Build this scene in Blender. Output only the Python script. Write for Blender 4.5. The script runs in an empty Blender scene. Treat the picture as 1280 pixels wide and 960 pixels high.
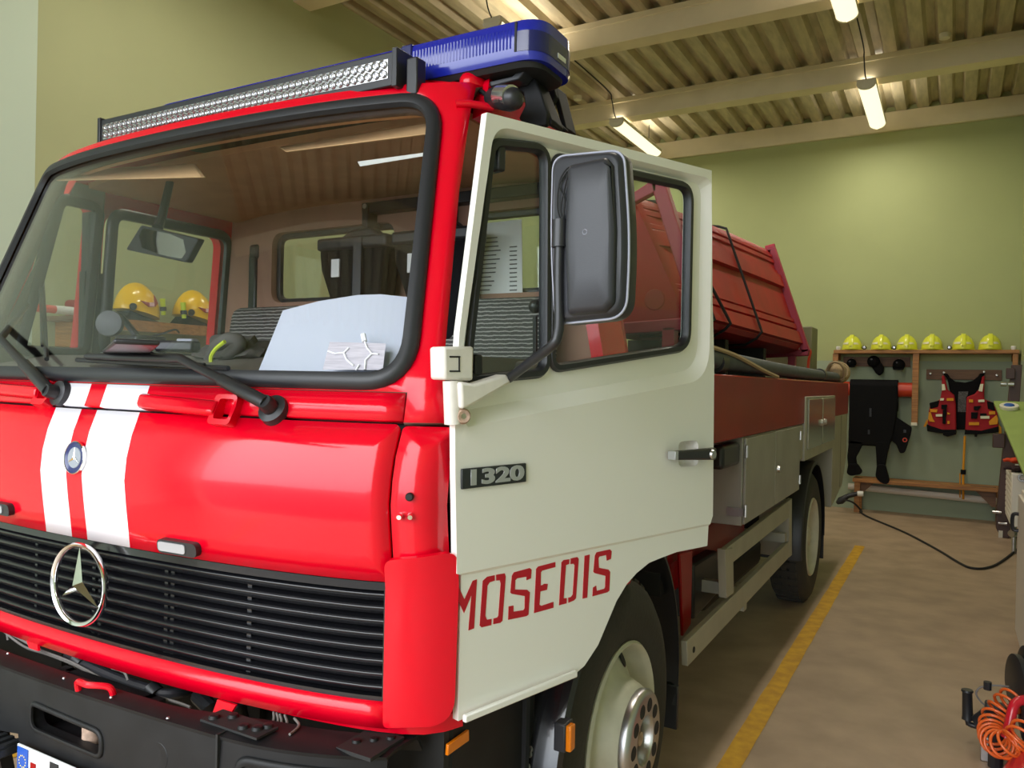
import bpy, bmesh, math, random
from mathutils import Vector as V, Matrix
from mathutils.geometry import delaunay_2d_cdt
random.seed(7)
scn = bpy.context.scene
COL = scn.collection
PI = math.pi
R = math.radians

# ------------------------------------------------------------------ camera
FPX = 977.93
CAM = V((1.95, -1.2, 1.65))
def _cam_axes(yaw, pitch, roll):
    F = V((-math.sin(yaw), math.cos(yaw), 0)); Rt = V((math.cos(yaw), math.sin(yaw), 0)); U = V((0, 0, 1))
    F2 = F * math.cos(pitch) - U * math.sin(pitch); U2 = U * math.cos(pitch) + F * math.sin(pitch)
    return Rt * math.cos(roll) + U2 * math.sin(roll), U2 * math.cos(roll) - Rt * math.sin(roll), F2
CR, CU, CF = _cam_axes(R(29.36), R(0.218), R(1.2258))
cd = bpy.data.cameras.new('camera'); cd.sensor_width = 36; cd.lens = 36 * FPX / 1280; cd.clip_start = .02
cam = bpy.data.objects.new('camera', cd); COL.objects.link(cam)
cam.matrix_world = Matrix(((CR.x, CU.x, -CF.x, CAM.x), (CR.y, CU.y, -CF.y, CAM.y), (CR.z, CU.z, -CF.z, CAM.z), (0, 0, 0, 1)))
scn.camera = cam

def ray(px, py): return CF + CR * ((px - 640) / FPX) - CU * ((py - 480) / FPX)
def on(px, py, ax, val):                       # the point seen at a pixel on the plane x/y/z = val
    i = 'xyz'.index(ax); d = ray(px, py)
    return CAM + d * ((val - CAM[i]) / d[i])
def prj(P):
    d = V(P) - CAM; z = d.dot(CF); return 640 + FPX * d.dot(CR) / z, 480 - FPX * d.dot(CU) / z
def onpl(px, py, p0, n):
    d = ray(px, py); return CAM + d * ((p0 - CAM).dot(n) / d.dot(n))

# ------------------------------------------------------------------ materials
def srgb(r, g, b):
    f = lambda c: (c / 255 / 12.92) if c / 255 <= .04045 else ((c / 255 + .055) / 1.055) ** 2.4
    return (f(r), f(g), f(b))
MATS = {}
def pm(name, base, rough=.5, metal=0, coat=0, var=0, vscale=6, bump=0, bscale=40, stretch=None, col2=None, emit=None, estr=0, spec=.5):
    m = bpy.data.materials.new(name); m.use_nodes = True; nt = m.node_tree; b = nt.nodes['Principled BSDF']
    b.inputs['Base Color'].default_value = (*base, 1); b.inputs['Roughness'].default_value = rough
    b.inputs['Metallic'].default_value = metal; b.inputs['Coat Weight'].default_value = coat
    b.inputs['Coat Roughness'].default_value = .05; b.inputs['Specular IOR Level'].default_value = spec
    if var or bump or col2:
        tc = nt.nodes.new('ShaderNodeTexCoord'); mp = nt.nodes.new('ShaderNodeMapping')
        nt.links.new(tc.outputs['Object'], mp.inputs[0])
        if stretch: mp.inputs['Scale'].default_value = stretch
    if var or col2:
        no = nt.nodes.new('ShaderNodeTexNoise'); no.inputs['Scale'].default_value = vscale; no.inputs['Detail'].default_value = 6
        nt.links.new(mp.outputs[0], no.inputs['Vector'])
        cr = nt.nodes.new('ShaderNodeValToRGB')
        c2 = col2 or tuple(c * (1 - var) for c in base)
        cr.color_ramp.elements[0].position = .35; cr.color_ramp.elements[1].position = .65
        cr.color_ramp.elements[0].color = (*c2, 1)
        cr.color_ramp.elements[1].color = (*(base if col2 else tuple(min(1, c * (1 + var * .5)) for c in base)), 1)
        nt.links.new(no.outputs[0], cr.inputs[0]); nt.links.new(cr.outputs[0], b.inputs['Base Color'])
    if bump:
        n2 = nt.nodes.new('ShaderNodeTexNoise'); n2.inputs['Scale'].default_value = bscale; n2.inputs['Detail'].default_value = 4
        nt.links.new(mp.outputs[0], n2.inputs['Vector'])
        bp = nt.nodes.new('ShaderNodeBump'); bp.inputs['Strength'].default_value = bump; bp.inputs['Distance'].default_value = .01
        nt.links.new(n2.outputs[0], bp.inputs['Height']); nt.links.new(bp.outputs[0], b.inputs['Normal'])
    if emit:
        b.inputs['Emission Color'].default_value = (*emit, 1); b.inputs['Emission Strength'].default_value = estr
    MATS[name] = m
    return m
def glass(name, tint, refl=.04, rough=0, gcol=(1, 1, 1)):
    m = bpy.data.materials.new(name); m.use_nodes = True; nt = m.node_tree
    for n in list(nt.nodes):
        if n.type != 'OUTPUT_MATERIAL': nt.nodes.remove(n)
    out = nt.nodes['Material Output']
    t = nt.nodes.new('ShaderNodeBsdfTransparent'); t.inputs[0].default_value = (*tint, 1)
    g = nt.nodes.new('ShaderNodeBsdfGlossy'); g.inputs['Roughness'].default_value = rough; g.inputs[0].default_value = (*gcol, 1)
    lw = nt.nodes.new('ShaderNodeLayerWeight'); lw.inputs[0].default_value = .5
    p = nt.nodes.new('ShaderNodeMath'); p.operation = 'POWER'; p.inputs[1].default_value = 5
    ma = nt.nodes.new('ShaderNodeMath'); ma.operation = 'MULTIPLY_ADD'; ma.inputs[1].default_value = 1 - refl; ma.inputs[2].default_value = refl
    nt.links.new(lw.outputs['Facing'], p.inputs[0]); nt.links.new(p.outputs[0], ma.inputs[0])
    mx = nt.nodes.new('ShaderNodeMixShader')
    nt.links.new(ma.outputs[0], mx.inputs[0]); nt.links.new(t.outputs[0], mx.inputs[1]); nt.links.new(g.outputs[0], mx.inputs[2])
    nt.links.new(mx.outputs[0], out.inputs[0]); MATS[name] = m
    return m
RED = srgb(222, 2, 34)
M_RED = pm('red_paint', RED, .2, coat=.3, spec=.3, bump=.02, bscale=6)
M_RED2 = pm('red_body_paint', srgb(150, 0, 10), .3, coat=.05, var=.12, vscale=3, spec=.2)
M_WHITE = pm('white_paint', srgb(240, 237, 232), .3, coat=.35, bump=.015, bscale=5)
M_CREAM = pm('cream_hinge_paint', srgb(232, 226, 218), .4, var=.05, vscale=30)
M_RUST = pm('rusty_metal', srgb(190, 160, 140), .7, var=.3, vscale=60)
M_RUBBER = pm('black_rubber', (.018, .019, .022), .42)
M_PLASTIC = pm('black_plastic', (.02, .02, .023), .36)
M_PLGREY = pm('dark_grey_plastic', srgb(46, 47, 52), .42, bump=.06, bscale=500)
M_LGREY = pm('light_grey_trim', srgb(160, 162, 176), .4)
M_DARK = pm('dark_underbody', (.012, .012, .012), .7)
M_BUMPER = pm('black_bumper_paint', (.010, .010, .011), .5, spec=.3, var=.3, vscale=12)
M_GRILLE = pm('grille_plastic', (.008, .008, .010), .2, coat=.2)
M_CHROME = pm('chrome', (.85, .85, .86), .08, metal=1)
M_STEEL = pm('brushed_steel', (.55, .55, .55), .3, metal=1)
M_ALU = pm('aluminium_sheet', srgb(176, 173, 168), .42, metal=.3, var=.12, vscale=4)
M_ALU2 = pm('dull_aluminium', srgb(180, 176, 162), .5, metal=.2, var=.1, vscale=5)
M_TYRE = pm('tyre_rubber', srgb(52, 50, 46), .8, bump=.2, bscale=60)
M_RIM = pm('cream_rim_paint', srgb(205, 203, 186), .4, var=.08, vscale=14)
M_BLUE = pm('blue_lens', (.012, .02, .33), .16, coat=.5)
M_BLUEP = pm('dark_blue_lens', (.006, .008, .10), .18, coat=.4)
M_LED = pm('led_reflector', (.62, .62, .64), .16, metal=.9)
M_LENS = pm('clear_lens', (.5, .51, .55), .1, metal=.3)
M_ORANGE = pm('orange_reflector', srgb(240, 130, 10), .3, coat=.4)
M_YLINE = pm('yellow_floor_paint', srgb(214, 164, 24), .6, col2=srgb(190, 140, 22), vscale=14)
M_CONC = pm('concrete_floor', srgb(178, 154, 128), .5, col2=srgb(158, 136, 112), vscale=3.4, bump=.12, bscale=24)
M_BROWN = pm('brown_lining', srgb(168, 130, 110), .85, var=.1, vscale=8)
M_HEAD = pm('headliner', srgb(206, 156, 118), .85, var=.08, vscale=10)
M_VISOR = pm('tan_visor', srgb(236, 190, 138), .7)
M_DASH = pm('dashboard_plastic', srgb(112, 106, 100), .6, bump=.1, bscale=200)
M_SHEET = pm('white_sheet', srgb(206, 212, 230), .45)
M_PAPER = pm('paper', srgb(232, 232, 228), .5)
M_INK = pm('grey_ink', srgb(96, 96, 100), .7)
M_WOOD = pm('varnished_pine', srgb(176, 122, 66), .5, col2=srgb(140, 92, 46), vscale=3, stretch=(1, 8, 20))
M_WOODD = pm('brown_board', srgb(128, 96, 72), .6, col2=srgb(104, 76, 58), vscale=4, stretch=(1, 6, 18))
M_BSTEEL = pm('brown_painted_steel', srgb(74, 52, 44), .5)
M_HVIS = pm('lime_helmet_shell', srgb(222, 226, 62), .35, coat=.3)
M_REFL = pm('silver_reflective', srgb(228, 224, 190), .35)
M_YHELM = pm('yellow_helmet_shell', srgb(250, 196, 0), .25, coat=.5)
M_DRED = pm('dark_red', srgb(150, 18, 20), .5)
M_BLACK = pm('black_fabric', (.005, .005, .006), .8, bump=.2, bscale=80, spec=.15)
M_VEST = pm('red_vest_fabric', srgb(164, 16, 30), .75, bump=.15, bscale=60)
M_YSTR = pm('amber_webbing', srgb(222, 150, 24), .7)
M_OTUBE = pm('orange_red_tube', srgb(204, 62, 32), .4)
M_BEAM = pm('cream_painted_concrete', srgb(228, 216, 184), .6, var=.06, vscale=3)
M_DECK = pm('galvanised_deck', srgb(190, 178, 148), .5, metal=.1, var=.2, vscale=3, stretch=(6, 1, 1))
M_HULL = pm('red_plastic_hull', srgb(164, 24, 26), .5, spec=.25, var=.18, vscale=3)
M_HULLD = pm('deep_red_hull', srgb(176, 24, 24), .4, var=.1, vscale=3)
M_PINK = pm('faded_red_frame', srgb(160, 44, 66), .5)
M_HOSE = pm('grey_hose', srgb(74, 80, 88), .6, var=.15, vscale=10)
M_ROPE = pm('rope', srgb(172, 150, 116), .9)
M_CORD = pm('black_cord', (.01, .01, .01), .7)
M_OHOSE = pm('orange_coil', srgb(236, 106, 42), .3, coat=.3)
M_RTANK = pm('red_tank', srgb(206, 26, 46), .3, coat=.4)
M_GREEN = pm('green_board', srgb(150, 170, 92), .6, var=.06, vscale=6)
M_RAD = pm('radiator_enamel', srgb(232, 226, 214), .4)
M_BLUEC = pm('blue_plastic', srgb(40, 90, 170), .4)
M_LIME = pm('lime_torch', srgb(206, 226, 50), .4)
M_JACK = pm('charcoal_cloth', srgb(88, 84, 80), .85, var=.3, vscale=9)
M_ICONB = pm('emblem_blue', srgb(24, 34, 96), .3, coat=.4)
M_DOORRED = pm('stencil_red', srgb(186, 14, 36), .5)
M_BADGE = pm('badge_black', (.02, .022, .024), .45)
M_SILVER = pm('silver_letter', srgb(176, 178, 178), .35, metal=.3)
M_WIREG = pm('grey_wire', srgb(120, 116, 112), .6)
M_LAMPON = pm('lamp_diffuser', (1, .93, .72), .4, emit=(1, .90, .62), estr=1.25)
M_LAMPB = pm('lamp_housing', srgb(225, 220, 200), .5)
M_EUBLUE = pm('plate_blue', srgb(30, 84, 178), .4)
M_PLATE = pm('plate_white', srgb(232, 234, 236), .35)
M_GLASS = glass('clear_glass', (.95, .955, .955), .05)
M_SIDEGLASS = glass('side_glass', (.88, .92, .90), .05)
M_MIRROR = pm('mirror_glass', (.5, .5, .5), .03, metal=1)
M_FLEECE = None
# seat cloth with wavy stripes
def seat_mat():
    m = pm('striped_seat_cloth', srgb(86, 84, 82), .9); nt = m.node_tree; b = nt.nodes['Principled BSDF']
    tc = nt.nodes.new('ShaderNodeTexCoord'); w = nt.nodes.new('ShaderNodeTexWave'); w.bands_direction = 'Z'
    w.inputs['Scale'].default_value = 22; w.inputs['Distortion'].default_value = 1.6; w.inputs['Detail Scale'].default_value = 2
    cr = nt.nodes.new('ShaderNodeValToRGB'); cr.color_ramp.elements[0].position = .72; cr.color_ramp.elements[1].position = .9
    cr.color_ramp.elements[0].color = (*srgb(72, 70, 68), 1); cr.color_ramp.elements[1].color = (*srgb(164, 162, 156), 1)
    nt.links.new(tc.outputs['Object'], w.inputs[0]); nt.links.new(w.outputs[0], cr.inputs[0]); nt.links.new(cr.outputs[0], b.inputs['Base Color'])
    return m
M_SEAT = seat_mat()
# hood paint: red with two white stripes given by the truck's own x
def stripe_mat(edges):
    m = pm('red_paint_white_stripes', RED, .18, coat=.3, spec=.3); nt = m.node_tree; b = nt.nodes['Principled BSDF']
    tc = nt.nodes.new('ShaderNodeTexCoord'); sx = nt.nodes.new('ShaderNodeSeparateXYZ'); nt.links.new(tc.outputs['Object'], sx.inputs[0])
    mr = nt.nodes.new('ShaderNodeMapRange'); mr.inputs['From Min'].default_value = -.5; mr.inputs['From Max'].default_value = .5
    nt.links.new(sx.outputs[0], mr.inputs[0])
    cr = nt.nodes.new('ShaderNodeValToRGB'); cr.color_ramp.interpolation = 'CONSTANT'
    el = cr.color_ramp.elements; wh = (*srgb(244, 240, 246), 1); rd = (*RED, 1)
    el[0].position = 0; el[0].color = rd; el[1].position = edges[0] + .5; el[1].color = wh
    for e, c in ((edges[1], rd), (edges[2], wh), (edges[3], rd)):
        q = el.new(e + .5); q.color = c
    nt.links.new(mr.outputs[0], cr.inputs[0]); nt.links.new(cr.outputs[0], b.inputs['Base Color'])
    return m
M_STRIPE = stripe_mat((-.15, -.035, .035, .20))
# wall paint: two tones split at a height (the dado line is paint)
def wall_mat(name, up, low, z0):
    m = pm(name, up, .7); nt = m.node_tree; b = nt.nodes['Principled BSDF']
    geo = nt.nodes.new('ShaderNodeNewGeometry'); sx = nt.nodes.new('ShaderNodeSeparateXYZ'); nt.links.new(geo.outputs['Position'], sx.inputs[0])
    gt = nt.nodes.new('ShaderNodeMath'); gt.operation = 'GREATER_THAN'; gt.inputs[1].default_value = z0; nt.links.new(sx.outputs[2], gt.inputs[0])
    no = nt.nodes.new('ShaderNodeTexNoise'); no.inputs['Scale'].default_value = 1.3; no.inputs['Detail'].default_value = 5
    nt.links.new(geo.outputs['Position'], no.inputs['Vector'])
    mx = nt.nodes.new('ShaderNodeMix'); mx.data_type = 'RGBA'
    mx.inputs[6].default_value = (*low, 1); mx.inputs[7].default_value = (*up, 1); nt.links.new(gt.outputs[0], mx.inputs[0])
    m2 = nt.nodes.new('ShaderNodeMix'); m2.data_type = 'RGBA'; m2.blend_type = 'MULTIPLY'; m2.inputs[0].default_value = .22
    cr = nt.nodes.new('ShaderNodeValToRGB'); cr.color_ramp.elements[0].color = (.7, .7, .68, 1); cr.color_ramp.elements[0].position = .3; cr.color_ramp.elements[1].position = .7
    nt.links.new(no.outputs[0], cr.inputs[0]); nt.links.new(mx.outputs[2], m2.inputs[6]); nt.links.new(cr.outputs[0], m2.inputs[7])
    nt.links.new(m2.outputs[2], b.inputs['Base Color'])
    return m
M_WALL = wall_mat('olive_green_wall_paint', srgb(172, 180, 126), srgb(158, 172, 148), 2.03)
M_WALLL = wall_mat('olive_green_side_wall_paint', srgb(176, 182, 138), srgb(168, 178, 150), 1.2)
M_PALE = pm('pale_mint_wall_paint', srgb(196, 214, 196), .7)

# ------------------------------------------------------------------ mesh helpers
def link(name, bm, mats, parent=None, smooth=32, bevel=0, bseg=2, solid=0, soff=-1, flip=False):
    bmesh.ops.remove_doubles(bm, verts=bm.verts, dist=1e-5)
    if solid == 0 and not flip: bmesh.ops.recalc_face_normals(bm, faces=bm.faces)
    me = bpy.data.meshes.new(name); bm.to_mesh(me); bm.free()
    for m in (mats if isinstance(mats, (list, tuple)) else [mats]): me.materials.append(m)
    if smooth:
        for p in me.polygons: p.use_smooth = True
        me.set_sharp_from_angle(angle=R(smooth))
    o = bpy.data.objects.new(name, me); COL.objects.link(o)
    if solid:
        s = o.modifiers.new('solid', 'SOLIDIFY'); s.thickness = solid; s.offset = soff
        if isinstance(mats, (list, tuple)) and len(mats) > 1: s.material_offset = 1; s.material_offset_rim = 1
    if solid and smooth and name not in ('hood_panel', 'corner_panel', 'cowl_panel', 'windshield_frame', 'roof', 'lower_panel', 'rear_corner'):
        e = o.modifiers.new('split', 'EDGE_SPLIT'); e.split_angle = R(smooth + 8); e.use_edge_sharp = False
    if bevel:
        b = o.modifiers.new('bevel', 'BEVEL'); b.width = bevel; b.segments = bseg; b.limit_method = 'ANGLE'; b.angle_limit = R(40)
    if parent is not None: put(o, parent)
    return o
def put(o, parent):
    o.parent = parent
    if parent.parent is None: o.matrix_parent_inverse = Matrix.Translation(parent.location).inverted()
    else:
        g = parent.parent; o.matrix_parent_inverse = (Matrix.Translation(g.location) @ parent.matrix_parent_inverse @ parent.matrix_basis).inverted()
def tag(o, label, cat, group=None, kind=None):
    o['label'] = label; o['category'] = cat
    if group: o['group'] = group
    if kind: o['kind'] = kind
    return o
def thing(name, label, cat, loc=(0, 0, 0), group=None):
    o = bpy.data.objects.new(name, None); COL.objects.link(o); o.location = loc; o.empty_display_size = .1
    return tag(o, label, cat, group)
def struct(name, bm, mat, parent=None, **k):
    o = link(name, bm, mat, parent, **k)
    if parent is None: o['kind'] = 'structure'
    return o
def NB(): return bmesh.new()
def box(bm, x0, x1, y0, y1, z0, z1, mi=0, M=None):
    vs = [bm.verts.new(V((x, y, z)) if M is None else M @ V((x, y, z))) for x in (x0, x1) for y in (y0, y1) for z in (z0, z1)]
    fs = []
    for f in ((0, 1, 3, 2), (4, 6, 7, 5), (0, 4, 5, 1), (2, 3, 7, 6), (0, 2, 6, 4), (1, 5, 7, 3)):
        q = bm.faces.new([vs[i] for i in f]); q.material_index = mi; fs.append(q)
    return bm
def bx(name, mats, parent, *a, **k):
    return link(name, box(NB(), *a), mats, parent, **k)
def tube(bm, pts, r, n=10, closed=False, mi=0, caps=True):
    pts = [V(p) for p in pts]; N = len(pts); rings = []
    rad = r if isinstance(r, (list, tuple)) else [r] * N
    up = None
    for i, p in enumerate(pts):
        a = pts[i - 1] if (i > 0 or closed) else p; b = pts[(i + 1) % N] if (i < N - 1 or closed) else p
        t = (b - a)
        t = t.normalized() if t.length > 1e-9 else V((0, 0, 1))
        if up is None: up = t.orthogonal().normalized()
        up = (up - t * up.dot(t)); up = up.normalized() if up.length > 1e-6 else t.orthogonal().normalized()
        s = t.cross(up)
        rings.append([bm.verts.new(p + (up * math.cos(2 * PI * k / n) + s * math.sin(2 * PI * k / n)) * rad[i]) for k in range(n)])
    for i in range(N if closed else N - 1):
        A, B = rings[i], rings[(i + 1) % N]
        for k in range(n):
            f = bm.faces.new((A[k], A[(k + 1) % n], B[(k + 1) % n], B[k])); f.material_index = mi
    if caps and not closed:
        for rg in (rings[0], rings[-1]):
            f = bm.faces.new(rg); f.material_index = mi
    return bm
def lathe(bm, prof, o, axis, n=48, mi=0, close=True):
    o = V(o); ax = V(axis).normalized(); u = ax.orthogonal().normalized(); w = ax.cross(u); rings = []
    for r, h in prof:
        if r < 1e-6: rings.append([bm.verts.new(o + ax * h)])
        else: rings.append([bm.verts.new(o + ax * h + (u * math.cos(2 * PI * k / n) + w * math.sin(2 * PI * k / n)) * r) for k in range(n)])
    for A, B in zip(rings, rings[1:]):
        for k in range(n):
            j = (k + 1) % n
            if len(A) == 1 and len(B) == 1: continue
            vs = (A[0], B[j], B[k]) if len(A) == 1 else (A[k], A[j], B[0]) if len(B) == 1 else (A[k], A[j], B[j], B[k])
            f = bm.faces.new(vs); f.material_index = mi
    return bm
def prism(bm, pts, vec, mi=0):
    a = [bm.verts.new(V(p)) for p in pts]; b = [bm.verts.new(V(p) + V(vec)) for p in pts]; n = len(a)
    f = bm.faces.new(a); f.material_index = mi
    f = bm.faces.new(b[::-1]); f.material_index = mi
    for i in range(n):
        f = bm.faces.new((a[i], b[i], b[(i + 1) % n], a[(i + 1) % n])); f.material_index = mi
    return bm
def spline(pts, sub=8, closed=False):
    P = [V(p) for p in pts]; N = len(P); out = []
    for i in range(N if closed else N - 1):
        g = lambda j: P[j % N] if closed else P[max(0, min(N - 1, j))]
        a, b, c, d = g(i - 1), g(i), g(i + 1), g(i + 2)
        for k in range(sub):
            t = k / sub
            out.append(.5 * ((2 * b) + (c - a) * t + (2 * a - 5 * b + 4 * c - d) * t * t + (3 * b - a - 3 * c + d) * t ** 3))
    if not closed: out.append(P[-1])
    return out
def rnd(pts, r, n=6):                           # 2-D polygon with rounded corners
    N = len(pts); out = []; rr = r if isinstance(r, (list, tuple)) else [r] * N
    for i in range(N):
        p = V(pts[i]).to_2d(); a = V(pts[i - 1]).to_2d() - p; b = V(pts[(i + 1) % N]).to_2d() - p
        la, lb = a.length, b.length; a = a / la; b = b / lb
        q = min(rr[i], la * .49, lb * .49)
        if q < 1e-5: out.append((p.x, p.y)); continue
        for k in range(n + 1):
            t = k / n; A = p + a * q; B = p + b * q
            z = A * (1 - t) ** 2 + p * 2 * t * (1 - t) + B * t * t
            out.append((z.x, z.y))
    return out
def inpoly(p, poly):
    x, y = p; c = False; j = len(poly) - 1
    for i in range(len(poly)):
        xi, yi = poly[i]; xj, yj = poly[j]
        if (yi > y) != (yj > y) and x < (xj - xi) * (y - yi) / (yj - yi) + xi: c = not c
        j = i
    return c
def dens(poly, step):
    out = []
    for i in range(len(poly)):
        a, b = V(poly[i]).to_2d(), V(poly[(i + 1) % len(poly)]).to_2d(); n = max(1, int((b - a).length / step))
        out += [tuple(a.lerp(b, k / n)) for k in range(n)]
    return out
def sheet(bm, outer, holes, fmap, step=.06, extra=(), grid=True, mi=0, mif=None):
    loops = [dens(outer, step)] + [dens(h, step) for h in holes]; ex = [dens(e, step) for e in extra]
    vs, es = [], []
    for lp in loops + ex:
        b = len(vs); vs += [V(p) for p in lp]; es += [(b + i, b + (i + 1) % len(lp)) for i in range(len(lp))]
    if grid:
        xs = [p[0] for p in outer]; ys = [p[1] for p in outer]
        nx = max(1, int((max(xs) - min(xs)) / step)); ny = max(1, int((max(ys) - min(ys)) / step))
        for i in range(1, nx):
            for j in range(1, ny):
                p = (min(xs) + (max(xs) - min(xs)) * i / nx, min(ys) + (max(ys) - min(ys)) * j / ny)
                if inpoly(p, outer) and not any(inpoly(p, h) for h in holes):
                    if min((V(p) - V(q)).length for lp in loops + ex for q in lp) > step * .45: vs.append(V(p))
    r = delaunay_2d_cdt(vs, es, [], 0, 1e-6)
    P, F = r[0], r[2]; mv = {}
    for f in F:
        c = (sum(P[i].x for i in f) / len(f), sum(P[i].y for i in f) / len(f))
        if not inpoly(c, loops[0]) or any(inpoly(c, h) for h in loops[1:]): continue
        q = []
        for i in f:
            if i not in mv: mv[i] = bm.verts.new(fmap(P[i].x, P[i].y))
            q.append(mv[i])
        try:
            fc = bm.faces.new(q); fc.material_index = mif(*c) if mif else mi
        except ValueError: pass
    return bm
def sweep(bm, pts3, prof, nrm, closed=True, mi=0):  # profile (along outward-in-plane, along normal) swept round a loop; nrm(i)->normal
    N = len(pts3); rings = []
    for i, p in enumerate(pts3):
        t = (pts3[(i + 1) % N] - pts3[i - 1]).normalized() if closed else (pts3[min(N - 1, i + 1)] - pts3[max(0, i - 1)]).normalized()
        n = nrm(i).normalized(); s = t.cross(n).normalized()
        rings.append([bm.verts.new(p + s * a + n * b) for a, b in prof])
    m = len(prof)
    for i in range(N if closed else N - 1):
        A, B = rings[i], rings[(i + 1) % N]
        for k in range(m):
            f = bm.faces.new((A[k], A[(k + 1) % m], B[(k + 1) % m], B[k])); f.material_index = mi
    if not closed:
        bm.faces.new(rings[0]); bm.faces.new(rings[-1])
    return bm
def loft(bm, loops, first=True):
    L = [[bm.verts.new(p) for p in lp] for lp in loops]
    for A, B in zip(L, L[1:]):
        for i in range(len(A)): bm.faces.new((A[i], A[(i + 1) % len(A)], B[(i + 1) % len(A)], B[i]))
    if first: bm.faces.new(L[0])
    bm.faces.new(L[-1]); return bm
def copy_tree(o, parent=None):
    c = o.copy(); COL.objects.link(c)
    if parent is not None: c.parent = parent
    for ch in list(o.children): copy_tree(ch, c)
    return c
def text_bm(s, size, M, extrude=.002, offset=0, sx=1):
    cu = bpy.data.curves.new('t', 'FONT'); cu.body = s; cu.size = size; cu.extrude = extrude; cu.offset = offset; cu.align_x = 'CENTER'; cu.align_y = 'CENTER'; cu.resolution_u = 4
    o = bpy.data.objects.new('t', cu); COL.objects.link(o); bpy.context.view_layer.update()
    me = bpy.data.meshes.new_from_object(o.evaluated_get(bpy.context.evaluated_depsgraph_get()))
    bpy.data.objects.remove(o); bm = NB(); bm.from_mesh(me); bpy.data.meshes.remove(me)
    bmesh.ops.transform(bm, matrix=M @ Matrix.Diagonal((sx, 1, 1, 1)), verts=bm.verts)
    return bm
def frameM(o, ex, ey, ez=None):
    ex = V(ex).normalized(); ey = V(ey); ez = ez and V(ez) or ex.cross(ey).normalized(); ey = ez.cross(ex)
    return Matrix(((ex.x, ey.x, ez.x, o[0]), (ex.y, ey.y, ez.y, o[1]), (ex.z, ey.z, ez.z, o[2]), (0, 0, 0, 1)))
# ================================================================== the room
XL, XR, YB, YF, ZC = -3.45, 2.68, 10.495, -3.6, 5.38
bm = NB(); box(bm, XL - .2, XR + .2, YF - .3, YB + .2, -.2, 0); struct('floor', bm, M_CONC)
bm = NB(); box(bm, XL - .2, XR + .2, YB, YB + .2, 0, 6); struct('wall_back', bm, M_WALL)
bm = NB(); box(bm, XL - .2, XL, 1.8, YB, 0, 6); struct('wall_left', bm, M_WALLL)
bm = NB(); box(bm, XL - .2, XL + .001, YF, 1.8, 0, 6); struct('wall_left_front', bm, M_PALE)
bm = NB(); box(bm, XR, XR + .2, YF, YB, 0, 6); struct('wall_right', bm, M_WALL)
# front wall with the open vehicle door behind the camera
bm = NB()
box(bm, XL, -3.0, YF - .25, YF, 0, 5.6); box(bm, 2.45, XR, YF - .25, YF, 0, 5.6); box(bm, -3.0, 2.45, YF - .25, YF, 4.6, 5.6)
struct('wall_front', bm, M_PALE)
# ground outside, seen only mirrored in the paint
bm = NB(); box(bm, -25, 25, -40, YF - .3, -.25, -.02); struct('ground', bm, pm('asphalt', srgb(78, 78, 76), .9, var=.1, vscale=1))
# corrugated steel deck
bm = NB(); p = .265; prof = []
x = XL - .1
while x < XR + .2:
    prof += [(x, 0), (x + .125, 0), (x + .155, .075), (x + .235, .075)]; x += p
a = [bm.verts.new((q[0], YF, ZC + q[1])) for q in prof]; b = [bm.verts.new((q[0], YB, ZC + q[1])) for q in prof]
a2 = [bm.verts.new((q[0], YF, ZC + .12)) for q in prof]; b2 = [bm.verts.new((q[0], YB, ZC + .12)) for q in prof]
for i in range(len(prof) - 1):
    bm.faces.new((a[i], a[i + 1], b[i + 1], b[i])); bm.faces.new((a2[i], b2[i], b2[i + 1], a2[i + 1]))
struct('ceiling', bm, M_DECK, smooth=0)
# concrete beams across the bay and the cornice on the back wall
for k, y in enumerate((8.39, 6.245, 4.1, 1.95, -.2, -2.35)):
    bm = NB(); box(bm, XL, XR, y, y + .22, 5.12, ZC + .01); box(bm, XL, XR, y - .012, y + .232, 5.32, ZC + .005)
    struct('trim_%d' % (k + 1), bm, M_BEAM, bevel=.008)
bm = NB(); box(bm, XL, XR, YB - .06, YB, 5.12, ZC); struct('trim_7', bm, M_BEAM, bevel=.008)
# yellow lane lines
def line(name, x0, x1, y0, y1, w):
    bm = NB(); n = 60; L = []
    for i in range(n + 1):
        y = y0 + (y1 - y0) * i / n; j = lambda: random.uniform(-.003, .003)
        L.append((bm.verts.new((x0 + j(), y, .003)), bm.verts.new((x1 + j(), y, .003))))
    for A, B in zip(L, L[1:]): bm.faces.new((A[0], A[1], B[1], B[0]))
    o = struct(name, bm, M_YLINE, smooth=0, flip=True); return o
line('trim_8', 1.095, 1.19, -3.4, 7.74, 0)
line('trim_9', -1.62, -1.5, -3.4, 7.74, 0)

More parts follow.
